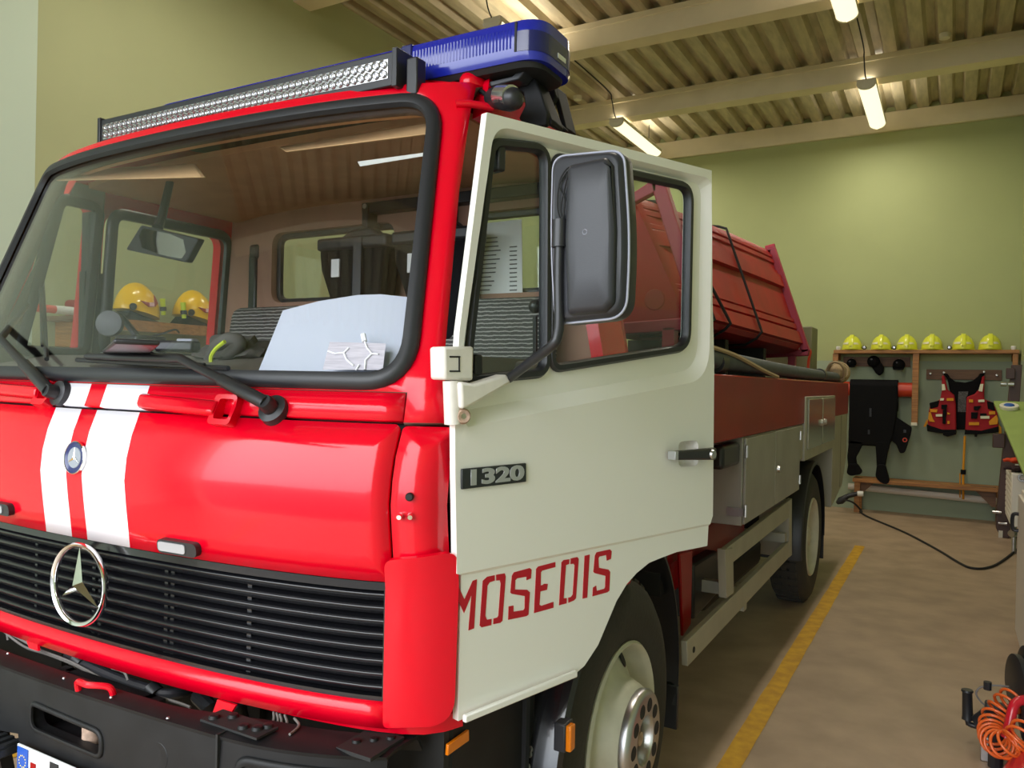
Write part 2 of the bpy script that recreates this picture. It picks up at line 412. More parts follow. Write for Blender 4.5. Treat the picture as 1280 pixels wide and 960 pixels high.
# ceiling lamps: housing, diffuser, end caps
def ceiling_lamp(x, y, label):
    t = thing('ceiling_lamp', label, 'lamp', (x, y + .8, 5.0), 'fluorescent ceiling lamps under the beams')
    z = 5.02; L = 1.56
    link('lamp_body', box(NB(), x - .10, x + .10, y, y + L, z + .03, z + .085), M_LAMPB, t, bevel=.015)
    bm = NB(); n = 10
    for yy in (y + .012, y + L - .012): pass
    prof = [(x + .095 * math.cos(a), z + .035 - .065 * math.sin(a)) for a in [PI * k / n for k in range(n + 1)]]
    prism(bm, [(q[0], y + .02, q[1]) for q in prof], (0, L - .04, 0)); link('diffuser', bm, M_LAMPON, t)
    for yy in (y, y + L - .03):
        bm = NB(); prism(bm, [(x + (q[0] - x) * 1.06, yy, z + .035 + (q[1] - z - .035) * 1.08) for q in prof], (0, .03, 0)); link('end_cap', bm, M_LAMPB, t)
    for yy, zz in ((y + .15, 5.13), (y + L - .3, ZC + .02)): link('hanger', tube(NB(), [(x, yy, z + .08), (x, yy, zz)], .006, 6), M_CORD, t)
    bm = NB(); tube(bm, spline([(x, y + .02, z + .06), (x - .01, y - .05, 5.16), (x - .015, y - .12, 5.3), (x - .01, y - .3, ZC - .01), (x, y - 1.6, ZC - .012)]), .007, 6)
    link('supply_cable', bm, M_CORD, t)
    ld = bpy.data.lights.new('lamp_light', 'AREA'); ld.shape = 'RECTANGLE'; ld.size = .13; ld.size_y = L - .1; ld.energy = LAMP_W; ld.color = (1, .92, .79)
    lo = bpy.data.objects.new('lamp_light', ld); COL.objects.link(lo); lo.location = (x, y + L / 2, z - .03); put(lo, t)
    l2 = bpy.data.lights.new('lamp_uplight', 'AREA'); l2.shape = 'RECTANGLE'; l2.size = .13; l2.size_y = L - .1; l2.energy = LAMP_W * .26; l2.color = (1, .90, .74)
    lo = bpy.data.objects.new('lamp_uplight', l2); COL.objects.link(lo); lo.location = (x, y + L / 2, z + .09); lo.rotation_euler = (PI, 0, 0); put(lo, t)
    return t
LAMP_W = 34
ROWN = ['nearest the back wall', 'over the middle of the truck', 'over the cab', 'next to the vehicle door']
for i, y in enumerate((8.3, 4.95, 1.6)):
    for x, side in ((1.045, 'right'), (-1.93, 'left')):
        if i == 1 and side == 'left': y2 = 5.15
        else: y2 = y
        ceiling_lamp(x, y2, 'lit fluorescent ceiling lamp in the %s row, the one %s' % (side, ROWN[i]))
# small round boxes where the cables meet the deck
for (px, py, l) in ((722, 124, 'round junction box on the deck above the far left lamp'), (1181, 47, 'small white junction box under the deck near the far right end of the beam')):
    q = on(px, py, 'z', 5.34); bm = NB(); lathe(bm, [(0, 0), (.05, 0), (.055, .02), (.055, .05)], (q.x, q.y, q.z - .01), (0, 0, 1), 20)
    o = link('ceiling_junction_box', bm, M_LAMPB, smooth=40); tag(o, l, 'junction box')
# ================================================================== the fire engine
T = thing('fire_truck', 'red and white fire engine with its white driver door ajar, filling the bay', 'fire truck', (0, 3, 0))
# front skin: plan curve (half) by arc length u, raked and narrowed with height
_half = [(0, 0), (.25, .004), (.5, .018), (.7, .042), (.85, .072), (.93, .098), (.98, .122), (1.015, .155), (1.038, .2), (1.048, .25), (1.05, .32), (1.05, .45)]
_hs = spline([(x, y, 0) for x, y in _half], 6)
_U = [0]
for a, b in zip(_hs, _hs[1:]): _U.append(_U[-1] + (b - a).length)
def plan(u):
    s = -1 if u < 0 else 1; u = abs(u); i = 0
    while i < len(_U) - 2 and _U[i + 1] < u: i += 1
    t = (u - _U[i]) / (_U[i + 1] - _U[i]); p = _hs[i].lerp(_hs[i + 1], t); return s * p.x, p.y
LEAN = [(1.56, 0), (2.42, -.05)]
def lerpt(z, tab):
    if z <= tab[0][0]: return tab[0][1]
    for (a, va), (b, vb) in zip(tab, tab[1:]):
        if z <= b: return va + (vb - va) * (z - a) / (b - a)
    return tab[-1][1]
KX = [(1.56, 1), (2.42, .915), (2.46, .89)]
BASE = [(.85, .02), (.95, .012), (1.22, .012), (1.38, -.008), (1.47, .0), (1.555, .032), (1.57, .045), (1.64, .062), (2.38, .345), (2.42, .37), (2.45, .43), (2.465, .50)]
def front(u, z, off=0):
    k = lerpt(z, KX); x, y = plan(u); p = V((x * k + lerpt(z, LEAN), y + lerpt(z, BASE), z))
    if off:
        e = .01
        def f(uu, zz): a, b = plan(uu); return V((a * lerpt(zz, KX) + lerpt(zz, LEAN), b + lerpt(zz, BASE), zz))
        n = (f(u + e, z) - f(u - e, z)).cross(f(u, z + e) - f(u, z - e)).normalized()
        p = p + n * off
    return p
def fnorm(u, z): return (front(u, z, 1) - front(u, z)).normalized()
def x2u(x, z):
    k = lerpt(z, KX); x = x - lerpt(z, LEAN); t = min(abs(x) / k, 1.0499)
    for i in range(len(_hs) - 1):
        if _hs[i + 1].x >= t - 1e-9:
            d = _hs[i + 1].x - _hs[i].x; f = (t - _hs[i].x) / d if d > 1e-9 else 0
            return math.copysign(_U[i] + (_U[i + 1] - _U[i]) * f, x)
    return math.copysign(_U[-1], x)
def onf(px, py, off=0):                         # (u, z) of the front skin seen at a pixel
    d = ray(px, py)
    def g(t):
        P = CAM + d * t; k = lerpt(P.z, KX)
        if abs(P.x - lerpt(P.z, LEAN)) / k > 1.0499: return -1
        return P.y - (front(x2u(P.x, P.z), P.z).y - off)
    a, b = .4, .4
    while g(b) < 0 and b < 6: b += .01
    a = b - .01
    for _ in range(40):
        m = (a + b) / 2
        if g(m) < 0: a = m
        else: b = m
    P = CAM + d * b; return x2u(P.x, P.z), P.z
def F3(off=0): return lambda u, z: front(u, z, off)
def tum(z): return 0 if z < 1.6 else (z - 1.6) / .84 * .12     # tumblehome of the cab sides
UC = .945                                       # seam between hood and corner panel
def fpanel(name, poly, mat, off=0, th=.02, step=.05, parent=T, holes=(), **k):
    return link(name, sheet(NB(), poly, holes, F3(off), step), mat, parent, solid=th, flip=True, **k)

# --- hood, cowl and corner panels
fpanel('hood_panel', rnd([(-UC + .004, 1.222), (UC - .004, 1.222), (UC - .004, 1.553), (-UC + .004, 1.553)], .012), M_STRIPE, 0, .03)
fpanel('cowl_panel', [(-UC + .003, 1.561), (UC - .003, 1.561), (UC - .003, 1.619), (-UC + .003, 1.619)], M_STRIPE, 0, .03)
UP = onf(560, 615)[0]
for s in (1, -1):
    f = lambda L: [(s * a, b) for a, b in L][::s]
    o = fpanel('corner_panel', f(rnd([(UC + .004, .97), (UP, .97), (UP, 1.548), (UC + .004, 1.55)], .012)), M_RED, 0, .02)
    foff = lambda u: .021
UF = .98
while prj(front(UF, 1.15, foff(UF)))[0] < 573 and UF < 1.2: UF += .002
for s in (1, -1):
    f = lambda L: [(s * a, b) for a, b in L][::s]
    fl = link('corner_flap', sheet(NB(), f(rnd([(.935, .925), (UF - .005, .93), (UF, 1.292), (.935, 1.276)], [.01, .05, .03, .02])), (), lambda u, z: front(u, z, foff(u)), .04), M_RED, T, solid=.014, flip=True)
    if s == 1:
        for px, py, m in ((500, 646, M_DARK), (500, 645, M_STEEL), (513, 645, M_STEEL)):
            pass
        for (px, py, rr, m) in ((512, 621, .009, M_DARK), (500, 645, .007, M_CHROME), (513, 645, .007, M_CHROME)):
            u, z = onf(px, py); c = front(u, z); n = fnorm(u, z)
            link('bolt', lathe(NB(), [(0, .012), (rr * .7, .012), (rr, .006), (rr, -.004)], c, n, 16), m, T)
# dark gaps behind the seams
link('seam_backing', sheet(NB(), [(-1.08, .99), (1.08, .99), (1.05, 1.62), (-1.05, 1.62)], [rnd([(-.8, 1.24), (.8, 1.24), (.8, 1.53), (-.8, 1.53)], .02)], F3(-.04), .06), M_DARK, T, solid=.005, flip=True)
# --- windshield frame with A-pillars and header
WS = rnd([(-.945, 1.642), (.945, 1.642), (.925, 2.362), (-.955, 2.362)], [.10, .10, .10, .10], 8)
PE = [onf(*p) for p in ((557, 541), (556, 480), (557, 430), (566, 330), (574, 240), (588, 140))]
outer = [(-1.10, 1.557), (-UC - .002, 1.557), (-UC - .002, 1.621), (UC + .002, 1.621), (UC + .002, 1.557), (PE[0][0], 1.557)] + PE[1:] + [(PE[-1][0] + .005, 2.40), (PE[-1][0] + .02, 2.465), (-.995, 2.44), (-1.03, 2.40), (-1.058, 2.30), (-1.058, 2.0), (-1.06, 1.60)]
frm = link('windshield_frame', sheet(NB(), outer, [WS], F3(0), .05), [M_RED, pm('frame_lining', srgb(96, 76, 62), .8)], T, solid=.05, flip=True)
# rubber seal and the pane
def seal(name, loop, off_fn, nrm_fn, w, h, mat, parent):
    P = [off_fn(*q) for q in loop]; Nn = [nrm_fn(*q) for q in loop]
    prof = [(-w * .5, 0), (-w * .42, h * .8), (-w * .1, h), (w * .25, h * .85), (w * .5, h * .25), (w * .5, 0)]
    return link(name, sweep(NB(), P, prof, lambda i: Nn[i]), mat, parent, smooth=50)
wl = dens(WS, .04)
seal('windshield_seal', wl, front, fnorm, .040, .018, M_RUBBER, T)
link('windshield', sheet(NB(), WS, (), F3(-.004), .06), M_GLASS, T, solid=.004, flip=True)
# sticker with white road lines in the lower corner of the pane
q = [onf(*p) for p in ((413, 428), (483, 430), (479, 463), (404, 463))]
stk = link('pane_sticker', sheet(NB(), q, (), F3(.003), .05), pm('grey_sticker', srgb(190, 186, 196), .5, col2=srgb(166, 162, 174), vscale=60, stretch=(.3, 1, 6)), T, flip=True)
for pts in (((411, 440), (420, 443), (431, 442), (437, 436)), ((431, 442), (434, 450), (443, 458)), ((457, 428), (460, 436), (466, 443), (474, 444)), ((466, 443), (458, 451), (457, 463)), ((450, 457), (446, 464)), ((455, 419), (457, 428))):
    P3 = [front(*onf(*p), .005) for p in pts]
    link('road_line', tube(NB(), P3, .002 if pts[0] != (455, 419) else .006, 6), MATS.get('road_white') or pm('road_white', srgb(236, 238, 246), .5), stk)

# --- grille
GB, GT = .972, 1.21
link('grille_backing', sheet(NB(), [(-.95, .95), (.95, .95), (.95, 1.24), (-.95, 1.24)], (), F3(-.11), .08), M_DARK, T, solid=.01, flip=True)
NSL = 8
gr = link('grille', sheet(NB(), [(-.937, .962), (.937, .962), (.937, 1.219), (-.937, 1.219)], [[(-.925, .978), (.925, .978), (.925, 1.202), (-.925, 1.202)]], F3(-.004), .05), M_GRILLE, T, solid=.03, flip=True)
for k in range(NSL):
    z = .978 + (k + .5) * (1.202 - .978) / NSL
    us = [-.93 + 1.86 * i / 40 for i in range(41)]
    bm = NB(); prof = [(-.011, -.006), (.001, .005), (.004, .0065), (.0065, .005), (.009, -.002), (.013, -.045), (.006, -.045)]
    rings = []
    for u in us:
        n = fnorm(u, z); c = front(u, z, -.012); c.z = z
        rings.append([bm.verts.new(c + V((0, 0, 1)) * a + n * b) for a, b in prof])
    for A, B in zip(rings, rings[1:]):
        for j in range(len(prof)): bm.faces.new((A[j], A[(j + 1) % len(prof)], B[(j + 1) % len(prof)], B[j]))
    bm.faces.new(rings[0]); bm.faces.new(rings[-1])
    link('slat', bm, M_GRILLE, gr, smooth=60)
for u in (onf(-110, 680)[0], onf(35, 700)[0], .03, .055, onf(198, 740)[0], onf(206, 740)[0], onf(303, 770)[0]):
    link('divider', sheet(NB(), [(u - .006, .975), (u + .006, .975), (u + .006, 1.205), (u - .006, 1.205)], (), F3(-.022), .03), M_GRILLE, gr, solid=.03, flip=True)
# red bits of the radiator frame seen between the slats
u, z = onf(250, 720); link('radiator_bracket', sheet(NB(), [(u - .05, z - .03), (u + .04, z - .03), (u + .04, z + .02), (u - .05, z + .02)], (), F3(-.09), .04), M_RED2, gr, solid=.01, flip=True)
# star in a ring
c0 = onf(101, 730, .03); SC = front(*c0, .034); SR = .1
st = link('star_emblem', lathe(NB(), [(SR - .009, 0), (SR - .006, .007), (SR + .001, .009), (SR + .005, .002), (SR + .002, -.006), (SR - .006, -.006), (SR - .009, 0)], SC, (.05, -1, .02), 64), M_CHROME, T, smooth=60)
bm = NB(); pole = SC + V((0, -.018, 0)); rp = []
for k in range(6):
    a = PI / 2 + k * PI / 3; r = SR - .006 if k % 2 == 0 else .016
    rp.append(bm.verts.new(SC + V((math.cos(a) * r, -.001, math.sin(a) * r))))
c = bm.verts.new(pole); d = bm.verts.new(SC + V((0, .004, 0)))
for k in range(6):
    bm.faces.new((rp[k], rp[(k + 1) % 6], c)); bm.faces.new((rp[(k + 1) % 6], rp[k], d))
link('star', bm, M_CHROME, st, smooth=0)
# small round badge
u, z = onf(95.5, 572); c = front(u, z, .001); n = fnorm(u, z)
bd = link('hood_badge', lathe(NB(), [(0, .004), (.036, .004), (.039, .006), (.0415, .005), (.042, 0)], c, n, 40), M_ICONB, T, smooth=50)
link('badge_ring', lathe(NB(), [(.0385, .005), (.040, .0075), (.042, .006), (.0425, 0), (.0385, 0), (.0385, .005)], c, n, 40), M_CHROME, bd)
ex = V((0, 0, 1)).cross(n).normalized(); ez = n.cross(ex)
link('badge_disc', lathe(NB(), [(0, .0055), (.026, .0055), (.027, .004)], c, n, 32), pm('badge_grey', srgb(150, 156, 166), .35), bd)
bm = NB(); rp = []
for k in range(6):
    a = PI / 2 + k * PI / 3; r = .027 if k % 2 == 0 else .005
    rp.append(bm.verts.new(c + n * .0062 + ex * math.cos(a) * r + ez * math.sin(a) * r))
q = bm.verts.new(c + n * .009)
for k in range(6): bm.faces.new((rp[k], rp[(k + 1) % 6], q))
link('badge_star', bm, M_CHROME, bd, smooth=0, flip=True)
# lower red strip under the grille
fpanel('lower_panel', [(-.94, .915), (.94, .915), (.94, .968), (-.94, .968)], M_RED, .006, .03)
link('lower_lip', sheet(NB(), [(.5, .906), (1.12, .893), (1.12, .93), (.5, .93)], (), F3(-.012), .05), M_RED, T, solid=.02, flip=True)
# marker lights on the hood edge
for px, py in ((227, 683), (4, 634)):
    u, z = onf(px, py); hw = .064; hh = .0165
    mk = link('marker_light', sheet(NB(), rnd([(u - hw, z - hh), (u + hw, z - hh), (u + hw, z + hh), (u - hw, z + hh)], hh, 6), (), F3(.016), .02), M_PLASTIC, T, solid=.02, flip=True, bevel=.004)
    link('marker_lens', sheet(NB(), rnd([(u - hw + .006, z - hh + .006), (u + .03, z - hh + .006), (u + .03, z + hh - .005), (u - hw + .006, z + hh - .005)], .008), (), F3(.0185), .02), M_LENS, mk, solid=.004, flip=True)
# red hinges / step handles under the windshield
def hood_handle(x0, z0, x1, z1, flip=1):
    pa, pb = (x0, z0), (x1, z1)
    P = lambda t, dz=0, off=0: front(x0 + (x1 - x0) * t, z0 + (z1 - z0) * t + dz, off)
    bm = NB(); n = 14; prof = [(-.017, 0), (-.017, .022), (-.010, .032), (.010, .032), (.017, .022), (.017, 0)]; rings = []
    for i in range(n + 1):
        t = i / n; nn = fnorm(x0 + (x1 - x0) * t, z0); k = .55 if i == 0 else 1
        rings.append([bm.verts.new(P(t, a * k) + nn * (b * k)) for a, b in prof])
    for A, B in zip(rings, rings[1:]):
        for j in range(len(prof)): bm.faces.new((A[j], A[(j + 1) % 6], B[(j + 1) % 6], B[j]))
    bm.faces.new(rings[0]); bm.faces.new(rings[-1])
    h = link('hood_grip', bm, M_RED, T, smooth=40, bevel=.004)
    uu, zz = x1, z1; e = .034 * flip
    pl = rnd([(uu - .012 if flip > 0 else uu - .055, zz - .036), (uu + .055 if flip > 0 else uu + .012, zz - .036), (uu + .055 if flip > 0 else uu + .012, zz + .034), (uu - .012 if flip > 0 else uu - .055, zz + .034)], .012)
    link('grip_cup', sheet(NB(), pl, [rnd([(uu + (.002 if flip > 0 else -.047), zz - .024), (uu + (.047 if flip > 0 else -.002), zz - .024), (uu + (.047 if flip > 0 else -.002), zz + .024), (uu + (.002 if flip > 0 else -.047), zz + .024)], .008)], F3(.024), .02), M_RED, h, solid=.026, flip=True)
    c = front(x0 + (.02 if flip > 0 else -.02), z0, .01); link('grip_screw', lathe(NB(), [(0, .014), (.009, .014), (.011, .008), (.011, 0)], c, fnorm(x0, z0), 16), M_DARK, h)
a = onf(180, 503); b = onf(280, 514); hood_handle(a[0], a[1], b[0], b[1])
a = onf(58, 493); b = onf(2, 485); hood_handle(b[0] - .3, b[1], a[0], a[1])
# wipers: pivot, arm, blade
def wiper(piv, knee, tip, b0, b1):
    u, z = onf(*piv); c = front(u, z, 0); n = fnorm(u, z)
    w = link('wiper', lathe(NB(), [(0, .05), (.016, .05), (.019, .04), (.02, .022), (.034, .018), (.036, 0)], c, n, 24), M_PLASTIC, T, smooth=40)
    k = front(*onf(*knee), .05); p0 = c + n * .04; t = front(*onf(*tip), .035)
    bm = NB(); tube(bm, [p0, p0.lerp(k, .5), p0.lerp(k, .52), k, t.lerp(k, .02)], [.017, .016, .012, .011, .009], 8)
    tube(bm, [k, k.lerp(t, .5), t], [.010, .009, .006], 8); link('wiper_arm', bm, M_PLASTIC, w, smooth=50)
    A, B = front(*onf(*b0), .018), front(*onf(*b1), .018)
    bm = NB(); tube(bm, [A, A.lerp(B, .5), B], .0065, 6); tube(bm, [A.lerp(B, .12) + n * .012, A.lerp(B, .88) + n * .012], .004, 6); link('wiper_blade', bm, M_RUBBER, w, smooth=50)
wiper((345, 515), (245, 458), (122, 452), (104, 453), (292, 464))
wiper((79, 493), (22, 432), (-60, 418), (-120, 405), (66, 452))
# --- roof, cab sides, rear wall, floor
def roof(x, y):
    x += .05; e = max(abs(x) / .925, 0); z = 2.478 - .05 * e ** 6 - .012 * e * e
    if y < .52: z -= .05 * ((.52 - y) / .15) ** 2
    return V((x - .05, y, min(z, 2.478)))
def yr(x): return .485 + plan(x)[1] * .8
pl = [(-.915, .56)] + [(x, yr(x) - .015) for x in [-.9 + .1 * i for i in range(19)]] + [(.915, .56), (.915, 1.38), (-.915, 1.38)]
link('roof', sheet(NB(), [(a - .05, b) for a, b in pl], (), roof, .07), M_RED, T, solid=.02, flip=True)
SO = [(.30, 1.02), (1.38, 1.02), (1.38, 2.44), (.585, 2.44), (.33, 1.58)]
def side(sg): return lambda y, z: V((sg * (1.048 - tum(z)) + lerpt(z, LEAN), y, z))
SOR = [(.24, 1.0), (1.22, 1.0), (1.22, 2.44), (.55, 2.44), (.50, 2.33), (1.02, 2.33), (1.02, 1.06), (.24, 1.06)]
link('cab_side', sheet(NB(), SOR, [], side(1), .06), M_RED, T, solid=.04, flip=True)
for s in (1, -1):
    yy = 1.22 if s > 0 else 1.36
    bm = NB(); z_ = [1.0, 1.6, 2.44]; A_ = [[bm.verts.new(V((s * (x - tum(z)) + lerpt(z, LEAN), y, z))) for z in z_] for x, y in ((1.046, yy), (1.03, yy + .07), (.94, 1.37), (.90, 1.375))]
    for i in range(3):
        for j in range(2): bm.faces.new((A_[i][j], A_[i + 1][j], A_[i + 1][j + 1], A_[i][j + 1]))
    link('rear_corner', bm, M_RED, T)
FW1 = [on(*p, 'x', -1.02) for p in ((59, 254), (109, 260), (101, 412), (24, 412))]
FW2 = [on(*p, 'x', -1.02) for p in ((126, 264), (272, 290), (262, 414), (118, 414))]
w1 = rnd([(.66, 1.72), (.80, 1.72), (.80, 2.265), (.72, 2.265)], .045)
zb = 1.72; y0 = FW2[0].y; y1 = FW2[1].y; zt = FW2[0].z
W1 = rnd([(FW1[3].y - .02, zb), (FW1[2].y, zb), (FW1[1].y, zt), (FW1[0].y, zt)], .04)
W2 = rnd([(y0, zb), (y1, zb), (y1, zt - .01), (y0, zt - .01)], .06)
so2 = [(.18, 1.02), (1.38, 1.02), (1.38, 2.44), (.60, 2.41), (.2, 1.58)][::-1]
link('passenger_door', sheet(NB(), so2, [W1, W2], side(-1), .08), M_RED, T, solid=.05, flip=True)
pd = T.children[-1]
for W in (W1, W2):
    seal('window_seal', dens(W, .04), lambda y, z: V((-(1.0 - tum(z)) + lerpt(z, LEAN), y, z)), lambda y, z: V((1, 0, -.1)), .045, .02, M_RUBBER, pd)
    link('window_pane', sheet(NB(), W, (), lambda y, z: V((-(1.03 - tum(z)) + lerpt(z, LEAN), y, z)), .3), M_SIDEGLASS, pd, solid=.004, flip=True)
link('door_trim', sheet(NB(), [(.25, 1.6), (FW1[2].y + .02, 1.6), (FW1[1].y + .015, 2.36), (.55, 2.36)], [[((a - .6) * 1.03 + .6, (b - 2) * 1.03 + 2) for a, b in W1]], lambda y, z: V((-(.99 - tum(z)) + lerpt(z, LEAN), y, z)), .08), M_DASH, pd, solid=.004, flip=True)
link('side_lining', sheet(NB(), [(FW2[1].y + .07, 1.0), (1.36, 1.0), (1.36, 2.40), (FW2[1].y + .07, 2.40)], (), lambda y, z: V((-(.985 - tum(z)) + lerpt(z, LEAN), y, z)), .2), M_BROWN, pd, solid=.004, flip=True)
ym = (W1[0][0] + 0, ); link('mullion_strip', box(NB(), -1.02, -.985, FW1[2].y - .01, FW2[3].y + .03, 1.66, 2.04), M_RUBBER, pd); link('mullion_strip', box(NB(), -1.02, -.95, FW1[1].y - .02, FW1[1].y + .016, 2.03, 2.27), M_RUBBER, pd)
YBK = 1.33
rw = [on(*p, 'y', YBK) for p in ((351, 286), (503, 279), (503, 380), (351, 380))]
RW = rnd([(rw[0].x, rw[3].z), (rw[1].x, rw[3].z), (rw[1].x, rw[1].z), (rw[0].x, rw[1].z)], .06)
r2 = [on(*p, 'y', YBK) for p in ((596, 270), (712, 272), (712, 380), (596, 380))]
RWR = rnd([(r2[0].x, rw[3].z), (r2[1].x, rw[3].z), (r2[1].x, rw[1].z), (r2[0].x, rw[1].z)], .06)
def rear_x(z): return 1.0 - tum(z)
rear = link('cab_rear_wall', sheet(NB(), [(-.98, .95), (.95, .95), (.95, 1.6), (.80, 2.44), (-.92, 2.44), (-.98, 1.6)], [RW, RWR], lambda x, z: V((x, YBK, z)), .1), [M_BROWN], T, solid=.05, soff=1, flip=True)
for W in (RW, RWR):
  seal('window_seal', dens(W, .04), lambda x, z: V((x, YBK, z)), lambda x, z: V((0, -1, 0)), .045, .02, M_RUBBER, rear)
  link('window_pane', sheet(NB(), W, (), lambda x, z: V((x, YBK + .02, z)), .3), M_SIDEGLASS, rear, solid=.004, flip=True)
link('headliner', sheet(NB(), [(-.90, .58), (.80, .58), (.80, 1.33), (-.90, 1.33)], (), lambda x, y: V((x, y, 2.395 - .03 * (x / .87) ** 4)), .15), M_HEAD, T, solid=.02, flip=True)
link('header_lining', sheet(NB(), [(-.86, 2.385), (.86, 2.385), (.83, 2.43), (-.83, 2.43)], (), F3(-.07), .1), M_HEAD, T, solid=.01, flip=True)
# sun visors
for pts in (((62, 214), (240, 205), (252, 222), (70, 226)), ((348, 184), (546, 152), (546, 166), (356, 190))):
    P = [on(p[0], p[1], 'y', .5 + .06 * (i > 1) * -1) for i, p in enumerate(pts)]
    bm = NB(); prism(bm, P, (0, .02, .004)); link('sun_visor', bm, M_VISOR, T, bevel=.006)
# paper strip hanging on the driver's visor
P = [on(*p, 'y', .46) for p in ((447, 202), (536, 190), (536, 194), (450, 208))]
o = link('paper_strip', prism(NB(), P, (0, .002, 0)), M_PAPER); tag(o, 'narrow white paper strip stuck up behind the top of the windshield', 'paper strip')
# dashboard
def dash(x, y):
    z = 1.64 + .07 * min(1, max(0, (y - .12) / .35)); return V((x, y, z))
dp = [(x, front(x, 1.66).y + .05) for x in [-.93 + .093 * i for i in range(21)]] + [(.93, .56), (.93, .70), (-.93, .70), (-.93, .56)]
da = link('dashboard', sheet(NB(), dp, (), dash, .07), M_DASH, T, solid=.06, flip=True)
bm = NB(); box(bm, -.98, .98, .62, .74, 1.3, 1.705); link('dash_front', bm, M_DASH, da, bevel=.03, bseg=3)
bx('cab_floor', M_DARK, T, -.95, .95, .3, 1.34, .95, 1.0)
# driver and passenger seats
def seat(x, name):
    s = link(name, box(NB(), x - .25, x + .25, 0.72, 1.18, 1.28, 1.42), M_SEAT, T, bevel=.04, bseg=3)
    bm = NB(); M = Matrix.Translation((x, 1.13, 1.45)) @ Matrix.Rotation(R(-10), 4, 'X')
    box(bm, -.25, .25, -.06, .06, 0, .50, 0, M); link('backrest', bm, M_SEAT, s, bevel=.05, bseg=3)
    bx('seat_base', M_DARK, s, x - .2, x + .2, .75, 1.15, 1.0, 1.29)
    return s
seat(.52, 'driver_seat'); seat(-.55, 'passenger_seat'); seat(-.02, 'middle_seat')
# seat belt on the far pillar
bm = NB(); q = on(322, 345, 'y', 1.3); box(bm, q.x - .03, q.x + .02, 1.27, 1.32, 1.6, q.z + .09); sb = link('seat_belt', bm, M_PLASTIC, T, bevel=.01)
link('belt_guide', box(NB(), q.x - .03, q.x + .03, 1.27, 1.32, q.z + .07, q.z + .14), M_RUBBER, sb, bevel=.015)
# rear wall rivets and interior lamp
for px, py in ((416, 263), (514, 276), (338, 228), (418, 224)):
    p = on(px, py, 'y', YBK); link('wall_button', lathe(NB(), [(0, .01), (.012, .009), (.016, 0)], p, (0, -1, 0), 14), M_BROWN, rear)
p = on(505, 238, 'y', YBK); il = bx('interior_lamp', M_PLASTIC, T, p.x - .10, p.x + .08, YBK - .03, YBK, p.z - .03, p.z + .03, bevel=.008)
bx('interior_lamp_lens', M_LENS, il, p.x - .085, p.x - .04, YBK - .034, YBK - .02, p.z - .022, p.z + .022)
# bracket over the rear window that carries the breathing sets
p0 = on(456, 262, 'y', 1.25); p1 = on(600, 262, 'y', 1.25); z0 = p0.z
bm = NB(); box(bm, p0.x, .8, 1.23, 1.29, z0 - .02, z0 + .022); rk = link('equipment_rail', bm, M_PLASTIC, T, bevel=.004)
for xx in (p0.x + .01, p0.x + .40):
    link('rail_hook', box(NB(), xx, xx + .03, 1.22, 1.30, z0 - .12, z0 + .02), M_PLASTIC, rk, bevel=.004)
link('rail_bolt', lathe(NB(), [(0, .008), (.01, .008), (.012, 0)], (p0.x + .025, 1.225, z0 + .005), (0, -1, 0), 12), M_STEEL, rk)
# inside mirror with black frame over the far window
mc = [on(*p, 'y', .62) for p in ((157, 312), (176, 281), (248, 298), (232, 328))]
cc = sum(mc, V()) / 4
bm = NB(); M2 = [(q.x, q.z) for q in mc]
rp = rnd(M2, .012)
prism(bm, [(q[0], .62, q[1]) for q in rp], (0, .03, 0)); im = link('inside_mirror', bm, M_PLASTIC, T, bevel=.004)
ri = [((q[0] - cc.x) * .86 + cc.x, (q[1] - cc.z) * .82 + cc.z) for q in rp]
bm = NB(); a = [bm.verts.new((q[0], .617 - .004 * (1 - ((q[0] - cc.x) / .1) ** 2), q[1])) for q in ri]; c = bm.verts.new((cc.x, .611, cc.z))
for i in range(len(a)): bm.faces.new((a[i], a[(i + 1) % len(a)], c))
link('mirror_face', bm, pm('dark_mirror', (.35, .33, .32), .05, metal=1), im, smooth=60)
t0 = on(197, 285, 'y', .64); t1 = on(206, 262, 'y', .70)
bm = NB(); tube(bm, [t0, t0.lerp(t1, .6), V((t1.x, .72, 2.37))], [.02, .016, .014], 10); link('mirror_arm', bm, M_PLASTIC, im)
# ------------------------------------------------------------------ driver door, ajar
DA = V((1.052, .185, 1.241)); DTH = R(16.87)
DS = V((math.sin(DTH), math.cos(DTH), 0)); DN = V((math.cos(DTH), -math.sin(DTH), 0)); DZ = V((0, 0, 1))
def D(px, py, off=0):
    p = onpl(px, py, DA + DN * off, DN); return ((p - DA).dot(DS), p.z)
def DP(s, z, n=0): return DA + DS * s + DN * n + V((0, 0, z - DA.z))
def dpoly(L, off=0): return [D(*p, off) for p in L]
def area(P): return sum(P[i - 1][0] * P[i][1] - P[i][0] * P[i - 1][1] for i in range(len(P))) / 2
def ccw(P): return P if area(P) > 0 else P[::-1]
DOUT = [(.052, 2.226), (.935, 2.279), (.955, 1.9), (.972, 1.713), (.977, 1.511), (.983, 1.262)] + dpoly([(888, 655), (886.4, 682.8), (848, 690.6), (829, 697.7), (813.8, 704), (798, 717), (785.6, 731), (773, 752), (750, 807), (733, 833), (724, 841)]) + [(.36, .928), (.012, .925), (.012, 1.235), (-.005, 1.242), (-.015, 1.45), (-.02, 1.6), (-.012, 1.75)]
DW1 = rnd(dpoly([(622, 176), (691, 183), (690, 466), (589, 475)]), [.03, .045, .035, .035], 8)
DW2 = rnd(dpoly([(700, 194), (870, 232), (866, 434), (696, 461)]), [.03, .05, .05, .035], 8)
cA = dpoly([(740, 518), (820, 501), (861.7, 491.7), (876, 483), (884.6, 466.7), (886, 441.7), (885.5, 400), (884, 300), (881, 232)])
